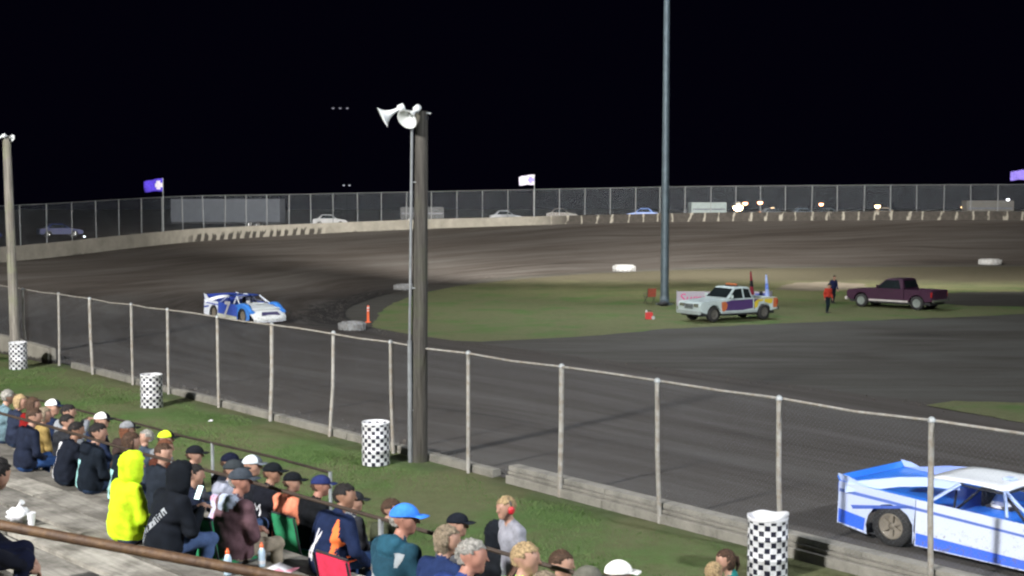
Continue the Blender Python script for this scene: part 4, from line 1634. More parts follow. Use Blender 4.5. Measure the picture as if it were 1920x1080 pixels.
# red and white cooler bag left of the farthest barrel
m = MB()
m.box((-.25, -.2, 0), (.25, .2, .3))
t = m.build('cooler', vary('red cooler plastic', (.55, .03, .04), .1, 4, .4), bevel=.03)
MB().box((-.26, -.21, .302), (.26, .21, .36)).build('lid', WPRINT, t, bevel=.02)
t.location = (-18.35, 44.5, 0)
tag(t, 'red cooler with white lid on the lawn at the picture edge', 'cooler')
m = MB()
m.add([(-.06, -.04, .03), (.07, -.05, .045), (.05, .05, .05), (-.05, .06, .035), (0, 0, .075)], [(0, 1, 4), (1, 2, 4), (2, 3, 4), (3, 0, 4)])
o = m.build('litter', WPRINT)
o.modifiers.new('thickness', 'SOLIDIFY').thickness = .004
o.location = (-7.55, 31.8, 0)
tag(o, 'small scrap of white litter on the lawn', 'litter')

# ------------------------------------------------------------------ grass blades on the lawn
r_ = np.random.RandomState(4)
NB = 80000
tt, nn = r_.uniform(-6, 34, NB), r_.uniform(-7.2, .02, NB)
wear = np.sin(tt * .9 + 1) * np.sin(nn * 1.7 + tt * .35) + r_.normal(0, .5, NB)
keep = (wear > -.75) & (nn < -.5 + .3 * np.sin(tt * 2)) & (nn > -4.6)
tt, nn = tt[keep], nn[keep]
px, py = FA[0] + DF[0] * tt + NF[0] * nn, FA[1] + DF[1] * tt + NF[1] * nn
an, hh, ww = r_.uniform(0, 6.28, len(tt)), r_.uniform(.008, .03, len(tt)), r_.uniform(.006, .013, len(tt))
dx, dy = np.cos(an), np.sin(an)
lx, ly = r_.normal(0, .02, len(tt)), r_.normal(0, .02, len(tt))
V = np.stack([np.stack([px - dx * ww, py - dy * ww, np.full_like(px, -.02)], 1), np.stack([px + dx * ww, py + dy * ww, np.full_like(px, -.02)], 1), np.stack([px + lx, py + ly, hh + .012], 1)], 1).reshape(-1, 3)
me = bpy.data.meshes.new('grass')
me.from_pydata(V.tolist(), [], np.arange(len(V)).reshape(-1, 3).tolist())
t = NT('grass blade')
gb = t.ramp(t.noise(t.world(), 1.1, 5), [(.35, (.066, .118, .034)), (.5, (.092, .155, .048)), (.68, (.120, .150, .066))])
t.base(gb)
t.set(Roughness=.9)
t.bsdf.inputs['Specular IOR Level'].default_value = .15
me.materials.append(t.m)
tag(link('grass', me), 'short grass blades growing over the spectator lawn', 'grass', kind='stuff')

t = empty('phone', (0, 0, 0))
bw = blk.matrix_basis @ Vector((.0, .40, .53))
t.location = bw
t.rotation_euler = (R(62), 0, FACE + R(15))
MB().box((-.037, -.075, -.004), (.037, .075, .004)).build('case', M_DARK, t, bevel=.004)
MB().box((-.033, -.068, .0045), (.033, .068, .0055)).build('screen', glow('phone screen', (.75, .95, .95), 2.5), t)
tag(t, 'phone with a bright screen held up by the black hoodie', 'phone')
# ------------------------------------------------------------------ vehicles
def paint(h, rough=.32):
    return vary('paint ' + h, lin(h), .12, 2, rough, coat=.4, dirt=None)


def race_paint(h):
    """panel paint spattered with dried clay"""
    name = 'race paint ' + h
    if name in MATS:
        return MATS[name]
    t = NT(name)
    c = t.coord()
    s_ = t.n('SeparateXYZ')
    t.l(c, s_.inputs[0])
    k = t.math('SUBTRACT', t.math('ADD', t.noise(c, 9, 8, .75), t.math('MULTIPLY', t.noise(c, 45, 4, .6), .35)), t.math('MULTIPLY', s_.outputs[2], .30))
    m = t.ramp(k, [(.60, (0, 0, 0)), (.74, (.7, .7, .7))])
    t.base(t.mix(m, lin(h), (.17, .15, .125)))
    t.set(Roughness=t.ramp(k, [(.5, (.3, .3, .3)), (.65, (.85, .85, .85))]))
    MATS[name] = t.m
    return t.m


def arch(yc, zc, r, zb, n=10):
    a0 = math.asin(max(-1, min(1, (zb - zc) / r)))
    return [(yc - r * math.cos(a0 + (math.pi - 2 * a0) * k / n), zc + r * math.sin(a0 + (math.pi - 2 * a0) * k / n)) for k in range(n + 1)]


def side_plate(name, poly, sx, x0, slope, t, mat, parent, bevel=0):
    f = lambda p, k: (sx * (x0 - slope * (p[1] - .14) + (t if k else 0)), p[0], p[1])
    return MB().plate(poly, t, f).build(name, mat, parent, weld=True, bevel=bevel)


def wheel(parent, x, y, r, w_, rim_mat, sx, white=False):
    t = MB()
    rot = Matrix.Translation((x, y, r)) @ Matrix.Rotation(R(90) * sx, 4, 'Y')
    t.lathe([(r * .62, -w_ / 2), (r * .93, -w_ / 2), (r, -w_ / 2 + .04), (r, w_ / 2 - .04), (r * .93, w_ / 2), (r * .62, w_ / 2)], 28, 0, rot, cap=False)
    ty = t.build('wheel', M_BLACK, parent)
    m = MB().lathe([(r * .62, -w_ * .45), (r * .62, w_ * .46), (r * .52, w_ * .44), (r * .45, w_ * .25), (r * .16, w_ * .28), (r * .13, w_ * .36), (.005, w_ * .36)], 24, 0, rot, cap=False)
    for k in range(6):
        a = k * math.pi / 3
        m.box((r * .16, -.03, w_ * .22), (r * .56, .03, w_ * .40), 0, rot @ Matrix.Rotation(a, 4, 'Z'))
    m.build('rim', rim_mat, ty)


def late_model(name, label, x, y, head, C, number=None, tall=1.0):
    """dirt late model: slab sides, wedge nose, open cockpit, sail panels and tall spoiler"""
    t = empty(name, (x, y, track_z(x, y)), facing(head))
    tag(t, label, 'race car', 'race cars on the track')
    g = lambda k: race_paint(C[k])
    for sx in (-1, 1):
        side_plate('quarter_panel', [(-2.45, .24), *arch(-1.45, .30, .45, .15), (-1.0, .925), (-2.45, .98)], sx, .98, .05, .015, g('quarter'), t)
        d = side_plate('door', [(-.99, .14), (.94, .14), (.94, .865), (-.99, .922)], sx, .98, .05, .015, g('door'), t)
        side_plate('front_fender', [(.96, .15), *arch(1.40, .30, .44, .15)[::1], (2.12, .2), (2.16, .50), (1.95, .72), (1.65, .86), (1.30, .91), (.96, .868)], sx, .98, .05, .015, g('fender'), t)
        side_plate('rocker_stripe', [(-.97, .16), (.92, .16), (.92, .30), (-.97, .36)], sx, .998, .05, .003, g('stripe'), t)
        side_plate('belt_stripe', [(-2.43, .80), (.92, .66), (.92, .70), (-2.43, .86)], sx, .998, .05, .003, g('stripe2'), t)
        # fender lobe rising above the hood
        rings = []
        for k in range(9):
            u = k / 8
            yy = .80 + 1.42 * u
            zt = .86 + .10 * math.sin(math.pi * min(1, u * 1.15)) - .42 * max(0, u - .55) ** 1.2 * 1.6
            rings.append([(sx * .985, yy, zt - .10), (sx * .95, yy, zt), (sx * .84, yy, zt + .012), (sx * .70, yy, zt - .03), (sx * .68, yy, zt - .12)])
        MB().loft(rings, 0, True, True).build('fender_top', g('fender'), t)
        # sail panel as an arched band, and door post
        path = [(-.45, 1.272), (-.95, 1.262), (-1.45, 1.19), (-1.95, 1.07), (-2.32, .985)]
        rings = []
        for k, (yy, zz) in enumerate(path):
            xo = .60 + .33 * (1.28 - zz) / .30
            wd = .13 + .05 * k / 4
            rings.append([(sx * xo, yy, zz), (sx * (xo + .02), yy - .02, zz - .02), (sx * (xo + .03 + wd * .35), yy + .03, zz - wd), (sx * (xo + .01 + wd * .35), yy + .03, zz - wd)])
        MB().loft(rings, 0, True, False).build('sail_panel', g('sail'), t)
        MB().tube([(sx * .64, -.42, 1.25), (sx * .93, -.78, .92)], .045, 8, sx=1.6, sy=.5).build('door_post', g('pillar'), t)
        MB().tube([(sx * .62, .32, 1.25), (sx * .74, .62, 1.06), (sx * .84, .98, .87)], .03, 8).build('windshield_pillar', g('pillar'), t)
        MB().tube([(sx * .62, .30, 1.25), (sx * .90, .50, .90)], .026, 8).build('window_post', g('pillar'), t)
        MB().plate([(-2.44, .985), (-2.44 - .16 * tall, .985 + .285 * tall), (-2.30, .985 + .235 * tall), (-2.12, .985 + .08 * tall), (-1.95, .99)], .012, lambda p, k: (sx * (.90 + .012 * k), p[0], p[1])).build('spoiler_fin', g('sail'), t, weld=True)
        for yy, ww in ((-1.45, .32), (1.40, .27)):
            wheel(t, sx * .80, yy, .365, ww, paint('#7d766a', .6), sx)
    rings = []
    for u in np.linspace(0, 1, 7):
        yy = .72 + 1.42 * u
        zz = .885 - .20 * u ** 1.6
        rings.append([(xx, yy, zz + .035 * (1 - (xx / .78) ** 2)) for xx in np.linspace(-.76, .76, 9)])
    MB().loft(rings, 0, False, True, False).build('hood', g('hood'), t).modifiers.new('thickness', 'SOLIDIFY').thickness = .015
    hs = MB().box((-.22, 1.0, .90), (.22, 1.5, .955), taper=.04).build('hood_scoop', g('hood'), t, bevel=.015)
    rings = []
    for yy, zz, ww in ((2.08, .70, .97), (2.30, .56, .96), (2.50, .40, .93), (2.60, .28, .90), (2.61, .18, .88), (2.52, .11, .88)):
        rings.append([(ww * math.sin(a), yy - .22 * (abs(math.sin(a)) ** 3), zz + (.03 * math.cos(a * 2) if zz > .3 else 0)) for a in np.linspace(-math.pi / 2, math.pi / 2, 15)])
    nose = MB().loft(rings, 0, False, True, False).build('nose', g('nose'), t)
    nose.modifiers.new('thickness', 'SOLIDIFY').thickness = .015
    MB().tube([(-.86, 2.42, .13), (-.4, 2.62, .12), (.4, 2.62, .12), (.86, 2.42, .13)], .028, 8).build('splitter', g('pillar'), t)
    MB().plate([(-.42, 2.345), (.42, 2.345), (.50, 2.50), (-.50, 2.50)], .0, lambda p, k: (p[0], p[1], .56 - (p[1] - 2.30) * .80 + .045 - .05 * k)).build('grille_panel', paint(C.get('grille', '#3a3560'), .5), t, weld=True)
    # deck, interior, roof
    dk = MB()
    dk.loft([[(-.93, yy, zz), (.93, yy, zz)] for yy, zz in ((-2.44, .965), (-1.7, .955), (-.98, .91))], 0, False, False, False)
    dk.build('rear_deck', g('deck'), t).modifiers.new('thickness', 'SOLIDIFY').thickness = .015
    MB().loft([[(-.95, yy, zz), (.95, yy, zz)] for yy, zz in ((-.98, .905), (-.55, .74), (.5, .72), (.74, .86))], 0, False, False, False).build('interior_deck', g('inner'), t).modifiers.new('thickness', 'SOLIDIFY').thickness = .015
    rings = []
    for u in np.linspace(0, 1, 7):
        yy = -.98 + 1.32 * u
        rings.append([(xx, yy, 1.245 + .045 * math.sin(math.pi * (.15 + .75 * u)) + .025 * (1 - (xx / .64) ** 2)) for xx in np.linspace(-.64, .64, 9)])
    rf = MB().loft(rings, 0, False, True, False).build('roof', g('roof'), t)
    rf.modifiers.new('thickness', 'SOLIDIFY').thickness = .02
    MB().box((-.10, -.05, 1.305), (.10, .12, 1.345), taper=.02).build('roof_scoop', g('sail'), rf, bevel=.01)
    sp = MB().box((-.92, -.008, 0), (.92, .008, .27 * tall), mat=Matrix.Translation((0, -2.46, .965)) @ Matrix.Rotation(R(22), 4, 'X')).build('spoiler', g('spoiler'), t)
    MB().box((-.95, -2.462, .26), (.95, -2.447, .962)).build('rear_panel', g('rear'), t)
    MB().box((-.85, -2.3, .12), (.85, 2.2, .15)).build('floor_pan', M_DARK, t)
    st = MB().box((-.48, -.45, .55), (-.10, .0, .78)).box((-.48, -.52, .6), (-.10, -.42, 1.12)).build('racing_seat', M_DARK, t, bevel=.03)
    cage = [[(-.60, .28, 1.2), (-.60, -.5, 1.22), (-.62, -.55, .7)], [(.60, .28, 1.2), (.60, -.5, 1.22), (.62, -.55, .7)], [(-.60, -.5, 1.22), (.60, -.5, 1.22)], [(-.6, .28, 1.2), (.6, .28, 1.2)], [(-.6, -.5, 1.2), (.6, -.55, .75)],
            [(-.6, .28, 1.2), (-.8, .8, .8)], [(.6, .28, 1.2), (.8, .8, .8)], [(-.18, .3, 1.22), (-.2, .85, .86)]]
    for c in cage:
        MB().tube(c, .022, 8).build('roll_cage_tube', M_DARK, t)
    hm = MB()
    ellipsoid_fn(hm, (-.29, -.22, 1.07), Matrix.Identity(3), lambda d: Vector((d.x * .125, d.y * .15, d.z * .135)), 16, 12)
    hm.tube([(-.29, -.25, .75), (-.29, -.23, .98)], [.19, .09], 12)
    hm.build('driver_helmet', paint('#d8dade'), t)
    MB().tube([(-.48, .30, .95), (-.29, .34, 1.0), (-.10, .30, .95), (-.29, .26, .88), (-.48, .30, .95)], .016, 6).build('steering_wheel', M_DARK, t)
    if number:
        for sx in (-1, 1):
            P = text_poly(number, 1.2, .2, .025)
            m = MB()
            for vs, fs in P:
                m.add([(sx * 1.004 - sx * .05 * (.53 + b_ - .14), -.22 + sx * a_, .51 + b_) for a_, b_ in vs], fs, 0)
            m.build('number', WPRINT, t)
        m = MB()
        for vs, fs in text_poly(number, .8):
            m.add([(a_, -.35 + b_, 1.325 - .02 * (a_ / .5) ** 2) for a_, b_ in vs], fs, 0)
        m.build('roof_number', WPRINT, rf)
    return t


BLUE, NAVY, SKYW, WH = '#2f78dc', '#26409c', '#cfdcf2', '#dde3ee'
HEAD = (.637, -.771)
carA = late_model('race_car', 'blue and white race car with number 7 seen over the front fence', -13.25, 63.4, (.655, -.755),
                  dict(quarter=WH, door='#3a57b8', fender='#3f86e0', stripe='#c7cbb8', stripe2='#3a57b8', hood='#d9dfe2', nose='#dfe3e4', sail=WH, pillar=WH, deck=NAVY, inner='#27448f', roof='#27489c', spoiler='#30449a', rear=WH), '7')
carB = late_model('race_car', 'blue and white race car passing close behind the front fence', 7.72, 19.70, HEAD,
                  dict(quarter='#c2cff0', door='#d2dcf4', fender='#cdd6ea', stripe='#3d6cf0', stripe2='#5d78c8', hood=WH, nose=WH, sail='#b4c6f0', pillar='#a9bce8', deck='#2b74d8', inner='#2a6fd0', roof='#e3e8ee', spoiler='#2f7ae2', rear='#2f6ce8'), None, .42)
carB.scale = (1, 1, .93)
for sx in (-1, 1):
    side_plate('quarter_stripe', [(-2.43, .26), (-1.93, .20), (-1.91, .42), (-2.43, .50)], sx, .998, .05, .003, paint('#3a6cf4'), carB)
    side_plate('quarter_stripe', [(-2.20, .60), (-1.05, .80), (-1.05, .76), (-2.15, .54)], sx, .998, .05, .003, paint('#4a66c0'), carB)
    side_plate('quarter_stripe', [(-2.43, .55), (-1.95, .62), (-1.95, .70), (-2.43, .64)], sx, .998, .05, .003, paint('#3b56b4'), carA)


def pickup(label, x, y, head, main, lower, wheel_mat, ext=True, bar=False, z=-.353, L=1.0):
    t = empty('pickup_truck', (x, y, z), facing(head))
    t.scale = (1, L, 1)
    tag(t, label, 'pickup truck', 'pickup trucks parked on the infield')
    pm, lm = paint(main), paint(lower)
    fx = lambda w_: (lambda p, k: ((-w_ if k == 0 else w_), p[0], p[1]))
    MB().plate([(-.93, .42), *arch(1.72, .38, .47, .42), (2.40, .46), (2.62, .55), (2.66, .86), (2.52, 1.0), (1.0, 1.12), (-.93, 1.14)], 0, fx(.91)).build('body', pm, t, bevel=.045)
    for sx in (-1, 1):
        side_plate('bed_side', [(-2.62, .52), *arch(-1.72, .38, .47, .45), (-.95, .42), (-.95, 1.12), (-2.62, 1.12)], sx, .84, 0, .07, pm, t, .02)
        wheel(t, sx * .79, 1.72, .385, .25, wheel_mat, sx)
        wheel(t, sx * .79, -1.72, .385, .25, wheel_mat, sx)
        MB().box((sx * .905, -1.2, .40), (sx * .925, 1.2, .50)).build('rocker_trim', lm, t)
        gl = [(.72, 1.15), (.22, 1.60), (-.22, 1.62), (-.22, 1.15)]
        gr = [(-.32, 1.15), (-.32, 1.62), (-.70, 1.58), (-.80, 1.15)]
        for q in ((gl, gr) if ext else ([(.72, 1.15), (.22, 1.60), (-.55, 1.62), (-.75, 1.15)],)):
            MB().plate(q, .004, lambda p, k: (sx * (.905 - (p[1] - 1.12) * .30 + .006 * k), p[0], p[1])).build('side_window', M_GLASS, t, weld=True)
        mi = MB().box((sx * .92, .58, 1.16), (sx * 1.10, .68, 1.34)).build('mirror', pm, t, bevel=.03)
        MB().box((sx * .55 - .2, 2.60, .76), (sx * .55 + .2, 2.675, .93)).build('headlight', M_CHROME, t, bevel=.02)
        MB().box((sx * .90 - .04, -2.635, .75), (sx * .90 + .01, -2.56, 1.02)).build('tail_light', vary('tail light red', (.3, .01, .01), .1, 3, .3), t)
        MB().box((sx * .912, -.25, 1.00), (sx * .935, -.10, 1.04)).build('door_handle', M_DARK, t)
    ring0 = [(-.90, .86, 1.12), (.90, .86, 1.12), (.90, -.92, 1.12), (-.90, -.92, 1.12)]
    ring1 = [(-.74, .22, 1.66), (.74, .22, 1.66), (.74, -.78, 1.66), (-.74, -.78, 1.66)]
    ring2 = [(-.66, .12, 1.70), (.66, .12, 1.70), (.66, -.70, 1.70), (-.66, -.70, 1.70)]
    MB().loft([ring0, ring1, ring2], 0, True, False).build('cab', pm, t, bevel=.03)
    MB().add([(-.78, .80, 1.185), (.78, .80, 1.185), (.68, .29, 1.615), (-.68, .29, 1.615)], [(0, 1, 2, 3)]).build('windshield', M_GLASS, t).location = (0, .02, .008)
    MB().add([(-.70, -.918, 1.2), (.70, -.918, 1.2), (.66, -.80, 1.60), (-.66, -.80, 1.60)], [(3, 2, 1, 0)]).build('rear_window', M_GLASS, t).location = (0, -.012, 0)
    MB().box((-.84, -2.6, .60), (.84, -.95, .64)).build('bed_floor', M_DARK, t)
    MB().box((-.84, -2.64, .55), (.84, -2.58, 1.11)).build('tailgate', pm, t, bevel=.015)
    MB().box((-.93, 2.60, .40), (.93, 2.74, .58)).build('front_bumper', lm if lower != main else M_CHROME, t, bevel=.03)
    MB().box((-.93, -2.76, .48), (.93, -2.65, .62)).build('rear_bumper', M_CHROME, t, bevel=.02)
    gr = MB()
    for k in range(4):
        gr.box((-.33, 2.665, .68 + .065 * k), (.33, 2.69, .715 + .065 * k))
    gr.build('grille', M_DARK, t)
    MB().box((-.8, -2.5, .3), (.8, 2.5, .42)).build('chassis', M_DARK, t)
    if bar:
        lb = MB().box((-.45, -.32, 1.702), (.45, -.12, 1.76)).build('light_bar', M_DARK, t, bevel=.015)
        MB().box((-.40, -.30, 1.762), (.40, -.14, 1.84)).build('beacon', vary('amber lens', (.55, .18, .07), .15, 3, .3), lb, bevel=.03)
    return t


wt = pickup('white pickup with purple, orange and yellow graphics and amber roof beacon', 11.0, 65.0, (-.86, -.51), '#b4c2c4', '#9aa4a6', paint('#5a5854', .5), True, True, L=.95)
GM = dict(p=paint('#4a3468', .5), o=paint('#b4643c', .5), y=paint('#c9b43a', .5), n=paint('#2a2340', .5), t=paint('#a89878', .5))
for sx in (-1, 1):
    sp_ = lambda nm, poly, c, w_=.913: MB().plate(poly, .003, lambda p, k: (sx * (w_ + .003 * k), p[0], p[1])).build(nm, GM[c], wt, weld=True)
    sp_('door_graphic', [(1.05, .55), (1.20, .95), (.55, 1.06), (-.90, 1.08), (-.90, .62), (-.2, .54)], 'p')
    sp_('flame_graphic', [(1.22, .56), (1.25, .98), (1.0, 1.02), (.84, .86), (.9, .62), (1.08, .5)], 'o', .917)
    sp_('bed_graphic', [(-.98, .55), (-.98, 1.06), (-1.30, 1.08), (-1.24, .70)], 'p')
    sp_('number_graphic', [(-1.02, .60), (-1.0, .92), (-1.25, 1.05), (-1.62, 1.06), (-1.62, .96), (-1.30, .92), (-1.28, .80), (-1.22, .66)], 'y', .917)
    sp_('number_graphic', [(-1.70, .90), (-1.72, 1.06), (-2.3, 1.06), (-2.25, .84), (-2.12, .80)], 'y', .917)
    sp_('tail_graphic', [(-2.32, .60), (-2.34, 1.08), (-2.60, 1.08), (-2.60, .60)], 'o', .916)
    sp_('stripe_graphic', [(-.98, 1.085), (-2.58, 1.085), (-2.58, 1.115), (-.98, 1.115)], 't')
pickup('dark purple pickup with silver rocker trim parked on the infield', 21.85, 72.6, (-.70, .71), '#3a2036', '#b9b4b2', paint('#7d8682', .5), False, L=1.0)

# ------------------------------------------------------------------ infield things
M_TYREW = vary('whitewashed tyre rubber', (.25, .26, .27), .25, 5, .8, bump=.5, dirt=(.16, .14, .12))


def tractor_tyre(x, y, d, h, label, z=None):
    z = track_z(x, y) if z is None else z
    t = empty('painted_tyre', (x, y, z - .04))
    r = d / 2
    MB().lathe([(r * .56, .02), (r * .80, 0), (r * .96, h * .16), (r, h * .34), (r, h * .66), (r * .96, h * .84), (r * .80, h), (r * .56, h * .98), (r * .52, h * .8), (r * .52, h * .2), (r * .56, .02)], 32, cap=False).build('carcass', M_TYREW, t)
    for k in range(16):
        a = 2 * math.pi * k / 16
        MB().box((r * .97, -.05, h * .12), (r * 1.04, .05, h * .88), mat=Matrix.Rotation(a, 4, 'Z') @ Matrix.Rotation(R(18), 4, 'X')).build('lug', M_TYREW, t)
    tag(t, label, 'tyre', 'white painted tyres along the inside of the track')


tractor_tyre(-7.45, 59.4, 1.22, .42, 'white painted tyre beside the orange marker at the inside of the bend')
tractor_tyre(-7.3, 88.5, 1.75, .42, 'white painted tyre half hidden by the tall wooden pole')
tractor_tyre(9.95, 113.4, 1.95, .62, 'white painted tyre near the far straight, closest to the steel mast')
tractor_tyre(47.2, 126.3, 2.1, .62, 'white painted tyre above the purple pickup')

t = empty('marker_post', (-7.15, 63.4, -.35))
MB().lathe([(.16, 0), (.16, .03), (.07, .05), (.06, .80), (.03, .85)], 14).build('post', vary('orange marker plastic', (.72, .12, .035), .15, 3, .5), t)
for z_ in (.52, .68):
    MB().lathe([(.0632, z_), (.0632, z_ + .08)], 14, cap=False).build('reflective_band', WPRINT, t)
tag(t, 'orange marker post with white bands at the grass edge', 'marker')

t = empty('banner', (9.2, 71.2, -.353))
L_ = 5.3
MB().box((0, 0, .22), (L_, .02, 1.02)).build('sheet', vary('white banner vinyl', (.40, .37, .44), .08, 2, .6), t)
for x_ in (0, L_ / 2, L_):
    MB().tube([(x_, .05, 0), (x_, .05, 1.08)], .025, 8).build('stake', M_GALV, t)
m = MB()
for vs, fs in text_poly('Summit', .74, .15):
    m.add([(1.25 + a_, -.004, .62 + b_) for a_, b_ in vs], fs, 0)
m.build('lettering', vary('magenta print', (.62, .05, .22), .1, 3, .6), t)
MB().box((4.35, -.004, .30), (5.1, -.002, .92)).build('printed_patch', vary('blue print', (.10, .13, .42), .1, 3, .6), t)
MB().box((4.5, -.007, .55), (5.0, -.005, .72)).build('printed_patch', WPRINT, t)
tag(t, 'long white banner with magenta script standing behind the white pickup', 'banner')

for x_, y_, h_, ca, cb, lb in ((13.0, 69.6, 2.25, '#7a2636', '#1c1d24', 'dark red flag on a pole behind the white pickup bed'), (14.0, 70.4, 2.05, '#9fb2ee', '#6f8be0', 'pale blue flag hanging on a pole at the rear of the white pickup')):
    t = empty('flag', (x_, y_, -.353))
    MB().tube([(0, 0, 0), (0, 0, h_)], .028, 8).build('flagpole', M_DARK, t)
    rings = []
    for k in range(10):
        u = k / 9
        wd = .07 + .16 * u
        rings.append([(wd * math.cos(a) * .62 + .10 * u, .09 * math.sin(a) * (.4 + u) * (.6 + .4 * math.sin(3 * a)), h_ - .05 - 1.45 * u) for a in np.linspace(0, 2 * math.pi, 14, endpoint=False)])
    m = MB().loft(rings, 0, True, True)
    for i in range(len(m.f)):
        if (i // 14) in (3, 4):
            m.m[i] = 1
    m.build('cloth', [cloth(ca), cloth(cb)], t)
    tag(t, lb, 'flag')

t = empty('fuel_can', (7.0, 65.2, -.353))
MB().box((-.19, -.13, 0), (.19, .13, .36)).build('body', vary('red can', (.5, .03, .03), .2, 4, .45), t, bevel=.03)
MB().tube([(-.12, 0, .36), (-.12, 0, .44), (.12, 0, .44), (.12, 0, .36)], .02, 8).build('handle', M_DARK, t)
MB().lathe([(.05, .0), (.05, .07), (.02, .11)], 12, 0, Matrix.Translation((-.14, -.05, .36))).build('cap', WPRINT, t)
MB().lathe([(.09, 0), (.09, .04)], 14, 0, Matrix.Translation((.2, -.15, .09)) @ Matrix.Rotation(R(90), 4, 'X')).build('wheel', M_GALV, t)
tag(t, 'small red fuel can with white cap on the infield grass', 'fuel can')
t = empty('camp_chair', (8.15, 75.6, -.353), R(200))
for sx in (-1, 1):
    MB().tube([(sx * .28, -.25, 0), (sx * .26, .22, .45), (sx * .26, .30, .95)], .018, 6).build('leg', M_DARK, t)
    MB().tube([(sx * .28, .28, 0), (sx * .27, -.24, .46), (sx * .27, -.24, .62), (sx * .27, .2, .62)], .018, 6).build('leg', M_DARK, t)
MB().box((-.26, -.22, .42), (.26, .22, .45)).build('seat', M_DARK, t)
MB().box((-.26, .23, .46), (.26, .26, .95), mat=Matrix.Rotation(R(-6), 4, 'X')).build('backrest', vary('red brown canvas', (.28, .06, .035), .2, 6, .85), t)
tag(t, 'black camp chair with rusty red back at the foot of the steel mast', 'chair')
m = MB()
ellipsoid_fn(m, (0, 0, .12), Matrix.Identity(3), lambda d: Vector((d.x * .34, d.y * .2, d.z * .13 + .02 * math.sin(d.x * 8))), 18, 10)
m.tube([(-.2, 0, .22), (0, 0, .34), (.2, 0, .22)], .018, 6)
o = m.build('duffel_bag', M_DARK)
o.location = (8.75, 73.9, -.353)
tag(o, 'black duffel bag lying by the foot of the steel mast', 'bag')

# ------------------------------------------------------------------ pit lot beyond the wall
def lot_z(x, y):
    i = int(np.argmin(np.hypot(wp[:, 0] - x, wp[:, 1] - y)))
    return wp[i, 2] + .1


def parked_car(x, y, head, col, label, h=1.45, lit=None):
    t = empty('parked_car', (x, y, lot_z(x, y)), facing(head))
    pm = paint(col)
    k = h / 1.45
    MB().plate([(-2.2, .3), *arch(-1.35, .33, .37, .3, 6), *arch(1.35, .33, .37, .3, 6), (2.2, .35), (2.25, .62), (2.0, .78 * k), (1.0, .92 * k), (-1.6, .95 * k), (-2.2, .88 * k)], 0, lambda p, q: (-.86 if q == 0 else .86, p[0], p[1])).build('body', pm, t, bevel=.05)
    MB().loft([[(-.80, .95, .92 * k), (.80, .95, .92 * k), (.80, -1.6, .94 * k), (-.80, -1.6, .94 * k)], [(-.62, .2, 1.40 * k), (.62, .2, 1.40 * k), (.62, -1.0, 1.42 * k), (-.62, -1.0, 1.42 * k)], [(-.55, .1, h), (.55, .1, h), (.55, -.9, h), (-.55, -.9, h)]], 0, True, False).build('cabin', pm, t, bevel=.03)
    for sx in (-1, 1):
        MB().plate([(.72, .98 * k), (.2, 1.34 * k), (-.9, 1.36 * k), (-1.3, .98 * k)], 0, lambda p, q: (sx * (.805 - (p[1] - .92 * k) * .36 / k + .008 + .004 * q), p[0], p[1])).build('side_window', M_GLASS, t, weld=True)
        for yy in (-1.35, 1.35):
            wheel(t, sx * .74, yy, .32, .2, M_CHROME, sx)
        MB().lathe([(.10, 0), (.09, .03), (.01, .035)], 12, 0, Matrix.Translation((sx * .6, 2.235, .66)) @ Matrix.Rotation(R(-90), 4, 'X')).build('headlight', lit or M_CHROME, t)
    tag(t, label, 'car', 'vehicles in the pit lot beyond the wall')
    return t


def trailer(x, y, head, L_, h, col, label, stripe=None):
    t = empty('trailer', (x, y, lot_z(x, y)), facing(head))
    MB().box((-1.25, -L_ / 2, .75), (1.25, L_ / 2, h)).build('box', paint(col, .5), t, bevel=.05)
    MB().box((-1.0, -L_ / 2, .55), (1.0, L_ / 2, .75)).build('chassis', M_DARK, t)
    for sx in (-1, 1):
        for yy in (-L_ * .30, -L_ * .30 + 1.1):
            wheel(t, sx * 1.05, yy, .45, .3, M_CHROME, sx)
        MB().box((sx * 1.251, -L_ / 2 + .2, 1.3), (sx * 1.258, L_ / 2 - .2, 1.5)).build('side_stripe', paint(stripe or '#555a66'), t)
    MB().box((-.08, L_ / 2 - .1, .5), (.08, L_ / 2 + 1.2, .62)).build('drawbar', M_DARK, t)
    tag(t, label, 'trailer', 'vehicles in the pit lot beyond the wall')


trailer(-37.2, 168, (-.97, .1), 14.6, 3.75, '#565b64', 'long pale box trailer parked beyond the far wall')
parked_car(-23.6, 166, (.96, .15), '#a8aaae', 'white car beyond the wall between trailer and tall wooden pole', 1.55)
trailer(-12.5, 178, (.98, .1), 6.0, 2.3, '#2e3136', 'low grey trailer beyond the wall right of the wooden pole')
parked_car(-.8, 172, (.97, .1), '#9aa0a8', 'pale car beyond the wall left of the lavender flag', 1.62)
parked_car(7.0, 180, (.97, 0), '#4c4640', 'dull brown car beyond the wall right of the lavender flag', 1.75)
parked_car(17.6, 174, (-.95, .1), '#5f80c8', 'light blue car beyond the wall left of the steel mast', 1.62)
trailer(27.1, 178, (.98, .05), 4.9, 2.35, '#7f8c8c', 'pale green trailer beyond the wall right of the steel mast')
parked_car(36.8, 181, (.97, .1), '#5a626c', 'silver car beside the bright pit lamp', 1.5)
parked_car(41.5, 182, (.97, .1), '#4a5868', 'blue grey car beyond the wall under pit lamps', 1.5)
parked_car(45.5, 184, (.97, .1), '#36404a', 'slate car beyond the wall right of the pit lamps', 1.45)
parked_car(52.5, 180, (.97, -.1), '#9a8a78', 'tan car with a glowing headlight beyond the wall', 1.5, glow('warm headlamp', (1, .72, .42), 9))
trailer(66, 178, (.97, -.05), 6.4, 2.45, '#5c5a56', 'grey box trailer beyond the wall near the far flag')
parked_car(-53.5, 128, (.6, .6), '#16246a', 'blue car seen through the tall fence on the outer bend', 1.5)
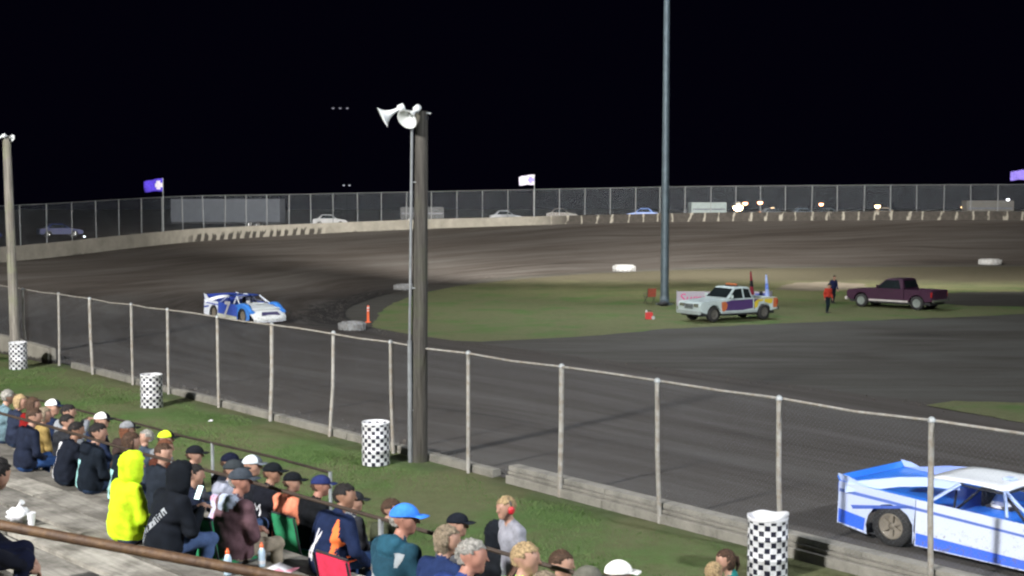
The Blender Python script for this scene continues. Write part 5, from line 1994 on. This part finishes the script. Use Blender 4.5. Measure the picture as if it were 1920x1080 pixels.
parked_car(-48.0, 136, (.8, .5), '#1a2866', 'second blue car seen through the tall fence nearer the trailer', 1.45)
parked_car(-57.5, 121, (.7, .7), '#5d686a', 'pale grey car seen through the tall fence by the concession stand', 1.75)

t = empty('concession_stand', (-60.5, 132, 1.2), R(-20))
MB().box((-4, -2, 0), (4, 2, 2.6)).build('wall', paint('#6a64a0', .6), t)
MB().box((-4.3, -2.5, 2.62), (4.3, 2.3, 2.8)).build('roof', paint('#b8b4d8', .5), t)
MB().box((-3.4, -2.03, 1.1), (2.6, -2.005, 2.0)).build('serving_window', glow('lit serving window', (.72, .70, 1.0), .55), t)
MB().box((-3.6, -2.45, .98), (2.8, -2.02, 1.06)).build('counter', WPRINT, t)
MB().box((4.6, -2.2, 1.4), (6.0, -2.1, 3.3)).build('sign_board', paint('#b9b4d6', .5), t)
MB().tube([(5.3, -2.05, 0), (5.3, -2.05, 3.2)], .06, 8).build('sign_post', M_GALV, t)
tag(t, 'lavender lit concession stand beyond the tall fence at the picture edge', 'building')


M_UNLIT = vary('unlit black pole', (.004, .004, .004), .2, 3, .9, spec=.05)  # near black colour stands for lack of light, so the posts vanish at night


def lamp_post(x, y, h, col, s, r, label, heads=1):
    z = lot_z(x, y)
    t = empty('pit_lamp', (x, y, z))
    MB().tube([(0, 0, 0), (0, 0, h)], .035, 8).build('post', M_UNLIT, t)
    for k in range(heads):
        dx = (k - (heads - 1) / 2) * r * 5
        if heads > 1:
            MB().tube([(0, 0, h - .05), (dx, 0, h - .05)], .04, 6).build('arm', M_DARK, t)
        hd = MB().lathe([(r * .5, r), (r * 1.2, .2 * r), (r * 1.1, 0)], 12, 0, Matrix.Translation((dx, 0, h))).build('lamp_shade', M_DARK, t)
        m = MB()
        ellipsoid_fn(m, (dx, 0, h - r * .2), Matrix.Identity(3), lambda d: Vector((d.x * r, d.y * r, d.z * r * .8)), 12, 8)
        m.build('bulb', glow('bulb %.2f %.2f %.1f' % (col[1], col[2], s), col, s), hd)
    tag(t, label, 'lamp', 'lamps lighting the pit lot')


WR, RD, WT_ = (1, .62, .28), (1, .40, .17), (.9, .9, 1)
lamp_post(33.3, 189, 1.75, (1, .66, .34), 55, .68, 'brightest warm lamp low beyond the far wall')
lamp_post(36.0, 198, 2.3, RD, 20, .36, 'small orange lamp just right of the brightest one')
lamp_post(38.3, 198, 2.4, RD, 20, .36, 'small orange lamp second right of the brightest one')
lamp_post(39.2, 193, 1.5, WR, 10, .26, 'yellowish lamp low over the silver car')
lamp_post(47.0, 195, 2.1, RD, 18, .32, 'reddish lamp alone right of the slate car')
lamp_post(55.0, 193, 1.8, (1, .62, .3), 20, .40, 'warm lamp above the tan car')
lamp_post(68.5, 195, 1.6, WR, 8, .26, 'warm lamp beside the grey box trailer')
lamp_post(75.0, 194, 2.75, WT_, 7, .24, 'white lamp near the picture edge below the purple flag')
lamp_post(-32.2, 250, 6.5, (.8, .85, 1), .5, .22, 'two dim lamps on one post peeking over the far fence', 2)
lamp_post(-40.0, 300, 25.2, (.75, .75, 1), .22, .33, 'three dim lamps high in the night sky', 3)
lamp_post(-36.9, 110.5, 1.25, (.85, .95, 1), 6, .09, 'tiny white lamp at the top of the bend wall')

pl = bpy.data.lights.new('pit_lamp_light', 'POINT')
pl.energy = 2500
pl.color = (1, .78, .5)
pl.shadow_soft_size = .5
po = link('pit_lamp_light', pl)
po.location = (33.3, 187.6, lot_z(33.3, 189) + 2.0)
